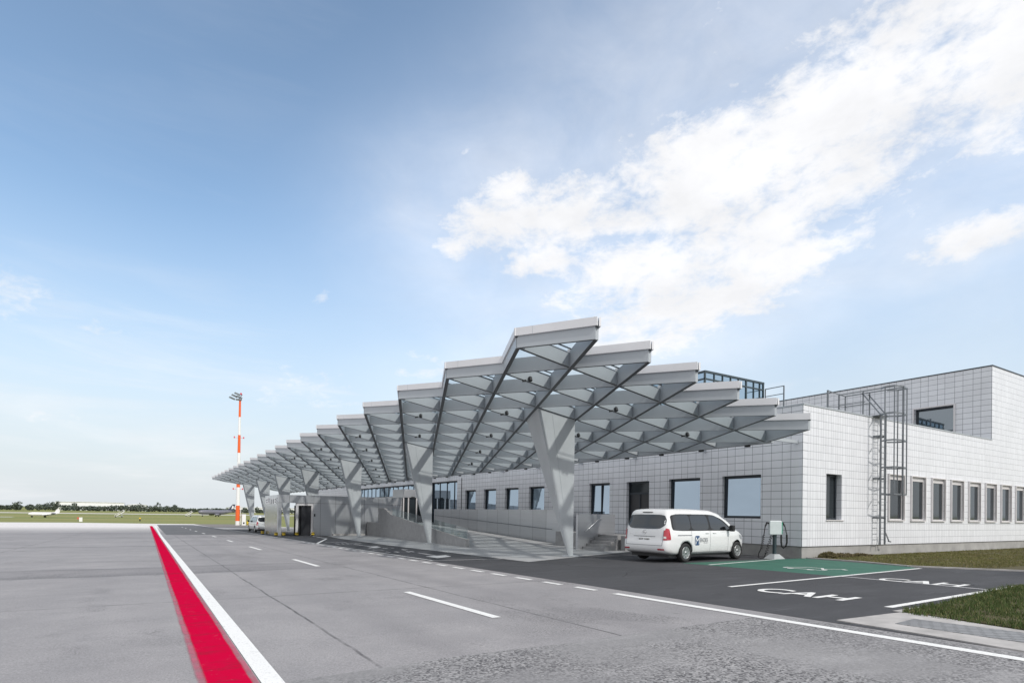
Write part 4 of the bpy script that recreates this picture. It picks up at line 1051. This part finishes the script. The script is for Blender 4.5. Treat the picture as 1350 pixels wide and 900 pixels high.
def make_van(label, loc, rz, scale):
    v = thing('minivan', label, 'van', loc, rz); v.scale = (scale,)*3; ORG[v] = Vector((0,0,0))
    b = bpy.data.objects.new('body', body_me); COL.objects.link(b); b.parent = v
    def D(name, poly, side, mat, off=.006, par=None, res=.09, rnd_=2): return decal(rounded(poly, rnd_) if rnd_ else poly, side, off, res).build(name, M[mat], par or v, True)
    D('rear_window', [(-.70,1.70),(.70,1.70),(.80,1.50),(.80,1.32),(.60,1.19),(-.60,1.19),(-.80,1.32),(-.80,1.50)], 'B', 'van glass')
    D('brake_light', [(-.22,1.792),(.22,1.792),(.22,1.762),(-.22,1.762)], 'B', 'black', .012, res=.2)
    for s, sd in ((-1,'R'),(1,'L')):
        D('side_window', [(.50,1.70),(1.42,1.715),(1.42,1.16),(.46,1.15),(.40,1.3)], sd, 'van glass')
        D('side_window', [(1.47,1.715),(2.52,1.71),(2.56,1.16),(1.47,1.16)], sd, 'van glass')
        D('side_window', [(2.64,1.70),(3.05,1.68),(3.42,1.52),(3.98,1.17),(2.66,1.16)], sd, 'van glass')
        D('window_trim', [(.38,1.73),(2.9,1.735),(3.5,1.56),(4.10,1.16),(4.04,1.13),(.40,1.13),(.34,1.3)], sd, 'black', .003)
        D('tail_light', [(s*.79,1.13),(s*.865,1.21),(s*.88,.80),(s*.79,.80)], 'B', 'tail lamp red', .012, rnd_=0, res=.03)
        D('tail_light', [(.125,1.22),(.21,1.20),(.25,.82),(.085,.80)], sd, 'tail lamp red', .012, rnd_=0, res=.03)
        D('reverse_light', [(s*.80,.93),(s*.87,.93),(s*.875,.86),(s*.80,.86)], 'B', 'reverse lamp', .022, rnd_=0, res=.05)
        D('reflector', [(s*.60,.50),(s*.84,.50),(s*.84,.455),(s*.60,.455)], 'B', 'tail lamp red', .012, rnd_=0)
        for xs_ in ((1.445,),(2.60,),(3.78,)): D('door_seam', [(xs_[0]-.006,1.14),(xs_[0]+.006,1.14),(xs_[0]+.006,.36),(xs_[0]-.006,.36)], sd, 'logo grey', .003, rnd_=0)
        D('door_seam', [(1.46,.358),(3.75,.358),(3.75,.344),(1.46,.344)], sd, 'logo grey', .003, rnd_=0)
        D('slide_rail', [(.62,.985),(1.45,.985),(1.45,.955),(.62,.955)], sd, 'logo grey', .006, rnd_=0)
        D('headlight', [(4.55,.98),(4.95,.90),(5.05,.80),(4.75,.78)], sd, 'headlamp', .010, rnd_=1)
        for x in (2.40,2.86):
            hy = bvh.ray_cast(Vector((x,s*3,1.045)), Vector((0,-s,0)))[0].y
            m = MB(); m.box(x-.10,x+.10,min(hy-s*.005,hy+s*.035),max(hy-s*.005,hy+s*.035),1.03,1.065); m.build('door_handle', M['white van paint'], v, True, bevel=.01)
        hy = bvh.ray_cast(Vector((3.85,s*3,1.20)), Vector((0,-s,0)))[0].y
        m = MB(); m.box(3.70,3.86,min(hy+s*.10,hy+s*.28),max(hy+s*.10,hy+s*.28),1.10,1.34); mr = m.build('mirror', M['black'], v, True, bevel=.04)
        m = MB(); m.bar((3.86,hy-s*.02,1.14),(3.82,hy+s*.14,1.17),.06); m.build('mirror_arm', M['black'], mr, True)
        for x in WX: wheel(v, x, s*.955*1.0, s)
    D('windscreen', [(-.62,1.74),(.62,1.74),(.80,1.27),(-.80,1.27)], 'F', 'van glass')
    D('grille', [(-.5,.86),(.5,.86),(.42,.62),(-.42,.62)], 'F', 'black')
    D('tailgate_seam', [(-.79,1.16),(-.772,1.16),(-.76,.62),(-.777,.62)], 'B', 'logo grey', .003, rnd_=0)
    D('tailgate_seam', [(.79,1.16),(.772,1.16),(.76,.62),(.777,.62)], 'B', 'logo grey', .003, rnd_=0)
    D('tailgate_seam', [(-.777,.62),(.777,.62),(.777,.602),(-.777,.602)], 'B', 'logo grey', .003, rnd_=0)
    D('plate_recess', [(-.48,.93),(.48,.93),(.44,.905),(-.44,.905)], 'B', 'logo grey', .004, rnd_=0)
    m = MB(); m.box(-.012+.045,.09,-.285,.285,.74,.872); m.build('plate_frame', M['black'], v, True)
    m = MB(); m.box(.018,.033,-.26,.26,.755,.857); pl = m.build('number_plate', M['plate white'], v, True)
    vs, fs = text_mesh('4AF 1680', 1, .02); m = MB(); m.add([(.015, .22-a*.44, .768+b_*.075) for a, b_ in vs], fs); m.build('plate_number', M['black'], pl, True)
    # three-pointed emblem in a ring
    px = bvh.ray_cast(Vector((-2,0,1.07)), Vector((1,0,0)))[0].x-.012; m = MB()
    ring = [(px, .066*math.cos(2*math.pi*k/20), 1.07+.066*math.sin(2*math.pi*k/20)) for k in range(21)]; m.tube(ring, .007, 6, False)
    for k in range(3):
        a = R(90+120*k); m.add([(px,.063*math.cos(a),1.07+.063*math.sin(a)),(px-.004,.012*math.cos(a+1.05),1.07+.012*math.sin(a+1.05)),(px-.004,.012*math.cos(a-1.05),1.07+.012*math.sin(a-1.05))], [(0,1,2)])
    m.build('emblem', M['chrome'], v, True)
    m = MB(); vs, fs = text_mesh('VITO', 1, .02)
    qx = lambda y, z: bvh.ray_cast(Vector((-2,y,z)), Vector((1,0,0)))[0].x-.006
    m.add([(qx(.66-a*.2, 1.0+b_*.035), .66-a*.2, 1.0+b_*.035) for a, b_ in vs], fs); m.build('badge', M['chrome'], v, True)
    m = MB(); m.box(.35,VL-.4,-.80,.80,.19,.30); m.build('underbody', M['black'], v, True)
    return v
van1 = make_van('white passenger van lettered on its side, parked on the green charging bay', (0,0,0), 0, 1.06)
van1.scale = (1.06,1.12,1.06); hd = R(6.0); van1.rotation_euler.z = hd
# rear right wheel contact at (17.45, 15.48)
lx, ly = WX[0]*1.06, -.955*1.12
van1.location = (17.45-(lx*math.cos(hd)-ly*math.sin(hd)), 15.50-(lx*math.sin(hd)+ly*math.cos(hd)), zg(15.6)+.006)
van1.rotation_euler.x = 0
badge = [(1.63,.60),(1.93,.60),(1.93,.95),(1.63,.95)]
lg = decal(rounded(badge,2),'R',.006).build('logo_panel', M['logo blue'], van1, True)
dtext('M', 1.665,.645,.235,.25,'R',.010,.0).build('logo_letter', M['logo white'], lg, True)
decal([(1.64,.66),(1.66,.64),(1.70,.67),(1.72,.72),(1.70,.72),(1.68,.68)], 'R', .0105, 1).build('logo_letter', M['logo white'], lg, True)
dtext('ENZIES', 1.955,.72,.47,.145,'R',.008).build('lettering', M['logo grey'], van1, True)
dtext('AVIATION', 2.17,.665,.25,.032,'R',.008).build('lettering', M['logo grey'], van1, True)
van2 = make_van('white van seen from behind, half hidden by the lettered steel gatehouse end', (11.35,70.6,zg(71)+.006), R(93), 1.0)

# ------------------------------------------------------------------ floodlight mast
MX, MY = 17.96, 150.3; mz = zg(MY)
ma = thing('floodlight_mast', 'tall orange and white banded floodlight mast rising behind the canopy', 'mast', (MX,MY,mz))
H = 30.2; edges = [0,1.0,4.6,8.85,12.85,16.9,21.05,25.25,29.2]
for k, (a, b_) in enumerate(zip(edges, edges[1:])):
    r0 = .47-.26*a/H; r1 = .47-.26*b_/H
    m = MB(); m.lathe([(r0,a+.002),(r1,b_)], 20, Matrix.Translation((MX,MY,mz))); m.build('mast_section', M['mast white' if k % 2 == 0 else 'mast orange'], ma)
m = MB(); m.box(MX-.9,MX+.35,MY-.5,MY+.5,mz+29.2,mz+29.45); m.bar((MX-.3,MY,mz+29.4),(MX+.45,MY,mz+30.6),.2); m.build('head_frame', M['galvanised'], ma)
for k, (ox, oz) in enumerate(((-1.7,29.5),(-1.2,30.1),(-.6,30.6),(-.2,29.9))):
    for oy in (-.6,.5):
        m = MB(); c = Vector((MX+ox,MY+oy,mz+oz)); d_ = Vector((.95,0,-.35)); m.bar(c-d_*.65, c+d_*.65, .4, .12); m.build('floodlight', M['galvanised'], ma)
m = MB(); m.box(MX,MX+.35,MY-.2,MY+.2,mz+30.5,mz+30.9); m.build('lamp_cluster', M['lamp red'], ma)
for z in (8.3,20.3):
    for sx in (-1.05,.95):
        m = MB(); m.lathe([(.12,0),(.14,.1),(.1,.4),(0,.42)], 8, Matrix.Translation((MX+sx,MY,mz+z))); m.bar((MX,MY,mz+z+.1),(MX+sx,MY,mz+z+.1),.05); m.build('warning_light', M['lamp red'], ma)
m = MB(); m.box(MX+.52,MX+.62,MY-.55,MY-.47,mz+.2,mz+4.6); m.build('access_ladder', M['mast white'], ma)
cb = thing('switch_cabinet', 'white switch cabinet standing at the foot of the banded mast', 'cabinet', (19.2,MY-1,mz))
m = MB(); m.box(18.72,19.55,MY-1.5,MY-.6,mz,mz+2.6); m.build('housing', M['mast white'], cb, bevel=.03)
m = MB(); m.box(18.66,19.6,MY-1.55,MY-.55,mz+2.6,mz+2.7); m.build('lid', M['hangar grey'], cb)
m = MB(); m.quad((18.95,MY-1.504,mz+.35),(19.3,MY-1.504,mz+.35),(19.3,MY-1.504,mz+.75),(18.95,MY-1.504,mz+.75)); m.build('warning_sign', M['black'], cb)
yb = thing('barrier', 'yellow and black striped barrier beyond the mast and the white van', 'barrier', (21,MY,mz))
m = MB(); m.box(19.95,22.4,MY-.1,MY+.1,mz+.1,mz+1.0); m.build('board', M['yellow'], yb)
m = MB()
for k in range(5): m.quad((20.05+.48*k,MY-.105,mz+.15),(20.25+.48*k,MY-.105,mz+.15),(20.4+.48*k,MY-.105,mz+.55),(20.2+.48*k,MY-.105,mz+.55))
m.build('stripes', M['black'], yb)

# ------------------------------------------------------------------ aircraft and far things
def fuselage(L, r, n=16, nose=.16, tail=.32):
    pr_ = []
    for k in range(25):
        u = k/24
        if u < nose: rr2 = r*math.sqrt(max(0.0, 1-(1-u/nose)**2))**.8
        elif u > 1-tail: rr2 = r*(1-((u-(1-tail))/tail)**1.5*.86)
        else: rr2 = r
        pr_.append((max(rr2,.02), u*L))
    return pr_
def wing(m, root, tip, c0, c1, th):
    """tapered aerofoil slab: leading-edge points root/tip, chords to +x"""
    r_, t_ = Vector(root), Vector(tip)
    up = (t_-r_).cross(Vector((1,0,0))).normalized()*th*.5
    m.hexa([r_-up, r_+Vector((c0,0,0))-up*.2, t_+Vector((c1,0,0))-up*.1, t_-up*.5], [r_+up, r_+Vector((c0,0,0))+up*.2, t_+Vector((c1,0,0))+up*.1, t_+up*.5])
def aircraft(name, label, loc, rz, L, r, span, finh, mats, tmount, ttail):
    a = thing(name, label, 'aeroplane', loc, rz); zc = r*1.9
    m = MB(); m.lathe(fuselage(L, r), 18, Matrix.Translation((0,0,zc)) @ Matrix.Rotation(R(90),4,'Y'))
    for v in m.v:
        u = v.x/L
        if u > .66: v.z += (u-.66)*r*1.9
    m.build('fuselage', M[mats[0]], a, True)
    for s in (-1, 1):
        m = MB(); wing(m, (L*.42,s*r*.6,zc-r*.6), (L*.60,s*span/2,zc-r*.6+span*.035), L*.2, L*.05, .3); wg = m.build('wing', M[mats[0]], a, True)
        m = MB(); wing(m, (L*.60,s*span/2,zc-r*.6+span*.035), (L*.66,s*(span/2+.25),zc-r*.6+span*.035+span*.06), L*.05, L*.02, .1); m.build('winglet', M[mats[0]], wg, True)
        m = MB(); ez = zc+r*.35 if tmount else zc-r*1.0; ex = L*.68 if tmount else L*.38; ey = s*r*1.65 if tmount else s*span*.17
        m.lathe([(r*.2,0),(r*.38,.15*r),(r*.42,1.2*r),(r*.28,2.3*r),(r*.12,2.35*r)], 14, Matrix.Translation((ex,ey,ez)) @ Matrix.Rotation(R(90),4,'Y'))
        m.build('engine', M[mats[2]], a, True)
        m = MB(); zz = zc+r*.7+finh if ttail else zc+r*.6; wing(m, (L*.93 if ttail else L*.86,s*.05,zz), (L*1.0,s*span*.19,zz+.1), L*.10, L*.05, .15); m.build('tailplane', M[mats[0]], a, True)
    m = MB(); p = Vector((L*.80,0,zc+r*.8)); q = Vector((L*.95,0,zc+r*.7+finh)); m.hexa([p+Vector((0,-.12,0)),p+Vector((L*.17,-.12,0)),p+Vector((L*.17,.12,0)),p+Vector((0,.12,0))],[q+Vector((0,-.06,0)),q+Vector((L*.08,-.06,0)),q+Vector((L*.08,.06,0)),q+Vector((0,.06,0))]); fn = m.build('tail_fin', M[mats[1]], a, True)
    if not tmount:
        m = MB(); c = p*.5+q*.5+Vector((L*.07,0,0))
        m.add([c+Vector((-.9,-.16,-1.2)),c+Vector((.9,-.16,-.8)),c+Vector((1.0,-.15,1.0)),c+Vector((0,-.15,1.7))], [(0,1,2,3)]); m.build('fin_emblem', M['jet white'], fn, True)
    m = MB()
    for k in range(int(L/1.2) if not tmount else 6):
        x = L*.2+(L*.55)*k/(int(L/1.2) if not tmount else 6)
        for s in (-1,1): y = s*(r*.985); m.quad((x,y,zc+.08*r),(x+.32,y,zc+.08*r),(x+.32,y*.96,zc+.34*r),(x,y*.96,zc+.34*r))
    m.build('cabin_windows', M['black'], a, True)
    m = MB(); m.quad((L*.035,-r*.42,zc+r*.25),(L*.035,r*.42,zc+r*.25),(L*.075,r*.45,zc+r*.62),(L*.075,-r*.45,zc+r*.62)); m.build('cockpit_window', M['black'], a, True)
    for x, y in ((L*.12,0),(L*.52,-r*1.2),(L*.52,r*1.2)):
        m = MB(); m.bar((x,y,.3),(x,y*.8,zc-r*.5),.16); lg_ = m.build('landing_gear', M['galvanised'], a, True)
        m = MB(); m.lathe([(.42,-.2),(.45,-.1),(.45,.1),(.42,.2)], 14, Matrix.Translation((x,y,.45)) @ Matrix.Rotation(R(90),4,'X')); m.build('tyre', M['rubber'], lg_, True)
    return a
ZF = -4.53
aircraft('business_jet', 'white business jet with a raised T-tail parked far off beyond the grass', (-53.0,395,ZF), R(12), 13.5, .95, 15.5, 3.0, ('jet white','jet white','jet stripe'), True, True)
aircraft('airliner', 'grey twin engined airliner parked behind a set of white stairs beyond the field', (32.5,500,ZF), R(22), 28, 1.75, 28, 5.2, ('jet grey','jet stripe','jet grey'), False, False)
def stairs_unit(name, label, x, y, hgt, flip_):
    t_ = thing(name, label, 'boarding stairs', (x,y,ZF))
    s = -1 if flip_ else 1
    m = MB(); m.hexa([(x,y-.8,ZF+.5),(x+s*.3,y-.8,ZF+.4),(x+s*.3,y+.8,ZF+.4),(x,y+.8,ZF+.5)], [(x+s*hgt*1.25,y-.8,ZF+hgt),(x+s*(hgt*1.25+.8),y-.8,ZF+hgt),(x+s*(hgt*1.25+.8),y+.8,ZF+hgt),(x+s*hgt*1.25,y+.8,ZF+hgt)]); m.build('flight', M['jet white'], t_)
    m = MB()
    for yy in (-.8,.8): m.bar((x+s*.1,y+yy,ZF+1.5),(x+s*hgt*1.25,y+yy,ZF+hgt+1.0),.12); m.bar((x+s*hgt*1.25,y+yy,ZF+hgt),(x+s*hgt*1.25,y+yy,ZF+hgt+1.0),.1); m.bar((x+s*.1,y+yy,ZF+.5),(x+s*.1,y+yy,ZF+1.5),.1)
    m.build('handrail', M['jet white'], t_)
    m = MB(); m.box(min(x,x+s*hgt*1.2),max(x,x+s*hgt*1.2),y-.9,y+.9,ZF+.35,ZF+.6)
    m.bar((x+s*hgt,y,ZF+.5),(x+s*hgt,y,ZF+hgt*.8),.3); m.build('chassis', M['hangar grey'], t_)
    m = MB()
    for xx in (x+s*.5,x+s*hgt):
        m.lathe([(.38,-.95),(.38,.95)], 12, Matrix.Translation((xx,y,ZF+.38)) @ Matrix.Rotation(R(90),4,'X'))
    m.build('wheels', M['rubber'], t_)
stairs_unit('boarding_stairs', 'white boarding stairs standing at the nose of the grey airliner', 24.0,497,3.4,False)
stairs_unit('boarding_stairs', 'pale boarding stairs standing alone in the grass field', -16.5,425,3.6,False)
fb = thing('field_sign', 'small white and red marker box at the near edge of the grass', 'marker', (-21.9,278,zg(278)))
m = MB(); m.box(-22.0,-21.0,277.6,278.4,zg(278)-.05,zg(278)+1.55); m.build('housing', M['mast white'], fb); m = MB(); m.box(-22.7,-22.003,277.7,278.3,zg(278)+.9,zg(278)+1.6); m.build('red_panel', M['sign red'], fb); m = MB(); m.box(-22.45,-22.3,277.9,278.1,zg(278)-.05,zg(278)+.9); m.build('leg', M['galvanised'], fb)
fp = thing('field_marker_post', 'dark little post with a yellow top out in the grass', 'marker', (-2.7,310,ZF))
m = MB(); m.box(-2.9,-2.4,309.8,310.2,ZF,ZF+1.0); m.build('post', M['black'], fp); m = MB(); m.box(-2.95,-2.35,309.75,310.25,ZF+1.0,ZF+1.5); m.build('top', M['yellow'], fp)
# hangars on the horizon
def hangar(name, label, x, y, wd, dp, h, mat, roof):
    t_ = thing(name, label, 'hangar', (x,y,ZF))
    m = MB(); m.box(x,x+wd,y,y+dp,ZF-.5,ZF+h); w_ = m.build('wall', M[mat], t_)
    m = MB()
    n = 10; arc = [(x+wd*k/n, ZF+h+.02+roof*math.sin(math.pi*k/n)) for k in range(n+1)]
    for yy in (y-1, y+dp+1): m.add([(px_, yy, pz) for px_, pz in arc], [list(range(n+1))])
    for (a, za), (b_, zb2) in zip(arc, arc[1:]): m.quad((a,y-1,za),(b_,y-1,zb2),(b_,y+dp+1,zb2),(a,y+dp+1,za))
    m.build('roof', M['hangar white'], t_)
    m = MB(); k = 0
    while k*14+6 < wd-4: m.box(x+k*14+4,x+k*14+13,y-.1,y-.004,ZF,ZF+h*.55); k += 1
    m.build('doors', M['hangar grey'], t_)
hangar('hangar', 'long low white hangar behind the trees at the left horizon', -125,1180,92,60,13.5,'hangar white',.8)
hangar('hangar', 'smaller white hangar showing above the trees right of the long one', -30,1210,30,40,10.5,'hangar white',1.5)
hangar('hangar', 'white shed behind the airliner tail at the far side of the field', 118,1100,120,50,9,'hangar white',1)
# far tree belt: one mass
def crown(m, c, rx, rz_, n, rn, q):
    for _ in range(n):
        d_ = Vector((rn.gauss(0,1), rn.gauss(0,1), rn.gauss(0,1))).normalized()*(.55+.5*rn.random())
        p = Vector(c)+Vector((d_.x*rx, d_.y*rx, d_.z*rz_)); a = Vector((rn.gauss(0,1),rn.gauss(0,1),rn.gauss(0,1))).normalized(); b_ = a.orthogonal().normalized(); c_ = a.cross(b_)
        s = q*(.6+.8*rn.random()); m.add([p+b_*s, p+c_*s, p-b_*s, p-c_*s], [(0,1,2,3)])
rn = random.Random(11); m = MB()
x = -330
while x < 330:
    y = rn.uniform(1010,1080); tall = rn.random(); k = mnoise.noise(Vector((x*.016,1.7,0)))*.5+.5
    h = 5+6*k*rn.uniform(.7,1.2)+(4.5 if tall > .86 else 0)
    if x > 40: h *= .85
    rx = rn.uniform(3.2,5.5)
    m.tube([(x,y,ZF-.2),(x,y,ZF+h*.5)], .4, 5)
    crown(m, (x,y,ZF+h*.52), rx, h*.48, 110, rn, 1.0)
    x += rn.uniform(2.6,5.2)
tb_ = m.build('tree_belt', M['far leaves']); tag(tb_, 'dark belt of trees along the far edge of the airfield', 'trees', kind='stuff')
# shrubs at the plinth
def shrub(x, y, r, h, n, label, seed):
    t_ = thing('shrub', label, 'shrub', (x,y,zg(y)), group='low shrubs against the plinth'); rn = random.Random(seed); m = MB()
    for _ in range(n):
        a = rn.uniform(0,2*math.pi); q = math.sqrt(rn.random()); px_ = x+math.cos(a)*r*q; py_ = y+math.sin(a)*r*.45*q; z = zg(y)+rn.random()*h*(1-.6*q*q)
        b_ = Vector((rn.gauss(0,1),rn.gauss(0,1),rn.gauss(0,1))).normalized(); c_ = b_.orthogonal().normalized(); s = rn.uniform(.018,.045); p = Vector((px_,py_,z))
        m.add([p+b_*s*1.6, p+c_*s, p-b_*s*1.6, p-c_*s], [(0,1,2,3)])
    m.build('foliage', M['shrub leaves'], t_); m = MB()
    for k in range(7):
        a = rn.uniform(0,2*math.pi); m.tube([(x,y,zg(y)),(x+math.cos(a)*r*.6,y+math.sin(a)*r*.3,zg(y)+h*.7)], .008, 5)
    m.build('stems', M['bark'], t_)
shrub(25.35,14.55,.6,.30,900,'brownish shrub nearest the corner of the tiled walls',1)
shrub(26.55,14.55,.8,.22,800,'low brownish shrub second from the corner of the tiled walls',2)
shrub(28.1,14.6,.9,.16,700,'flat brownish shrub furthest from the wall corner',3)

# leafy tree beside the camera's right hand, its dappled shade falls on the lawn
tr_ = thing('tree', 'leafy tree beyond the right end of the grass patch, shading the lawn', 'tree', (25.5,-3.2,0))
rn = random.Random(5); m = MB(); bx0, by0 = 25.5, -3.2
m.tube([(bx0,by0,-.1),(bx0+.05,by0,1.5),(bx0+.1,by0+.1,3.0),(bx0,by0+.1,5.2),(bx0-.1,by0,7.2)], [.24,.19,.15,.09,.03], 9)
lb_ = []
for k in range(16):
    a = k*2.4; z0_ = 2.3+.3*k; ln = 3.0-.13*k; p = Vector((bx0+.05,by0+.05,z0_)); q = p+Vector((math.cos(a)*ln, math.sin(a)*ln, .9+rn.random()*.9))
    m.tube([p, (p+q)*.5+Vector((0,0,.12)), q], [.07,.045,.015], 6); lb_ += [q, (p+q)*.5+Vector((0,0,.3)), q+Vector((rn.uniform(-.6,.6),rn.uniform(-.6,.6),.5))]
m.build('trunk', M['bark'], tr_)
m = MB()
for c in lb_:
    for _ in range(95):
        p = c+Vector((rn.gauss(0,.5), rn.gauss(0,.5), rn.gauss(0,.38))); u = Vector((rn.gauss(0,1),rn.gauss(0,1),rn.gauss(0,1))).normalized(); v_ = u.orthogonal().normalized(); z_ = rn.uniform(.06,.11)
        m.add([p+u*z_*1.5, p+v_*z_*.7, p-u*z_*1.5, p-v_*z_*.7], [(0,1,2,3)])
m.build('crown', M['tree leaves'], tr_)

# ------------------------------------------------------------------ view
vs_ = SC.view_settings; vs_.view_transform = 'Standard'; vs_.look = 'None'; vs_.exposure = 0.34; vs_.gamma = 1.0; vs_.use_curve_mapping = False
SC.cycles.max_bounces = 8; SC.cycles.transparent_max_bounces = 24; SC.cycles.use_denoising = True
SC.cycles.caustics_reflective = False; SC.cycles.caustics_refractive = False; SC.cycles.sample_clamp_indirect = 8
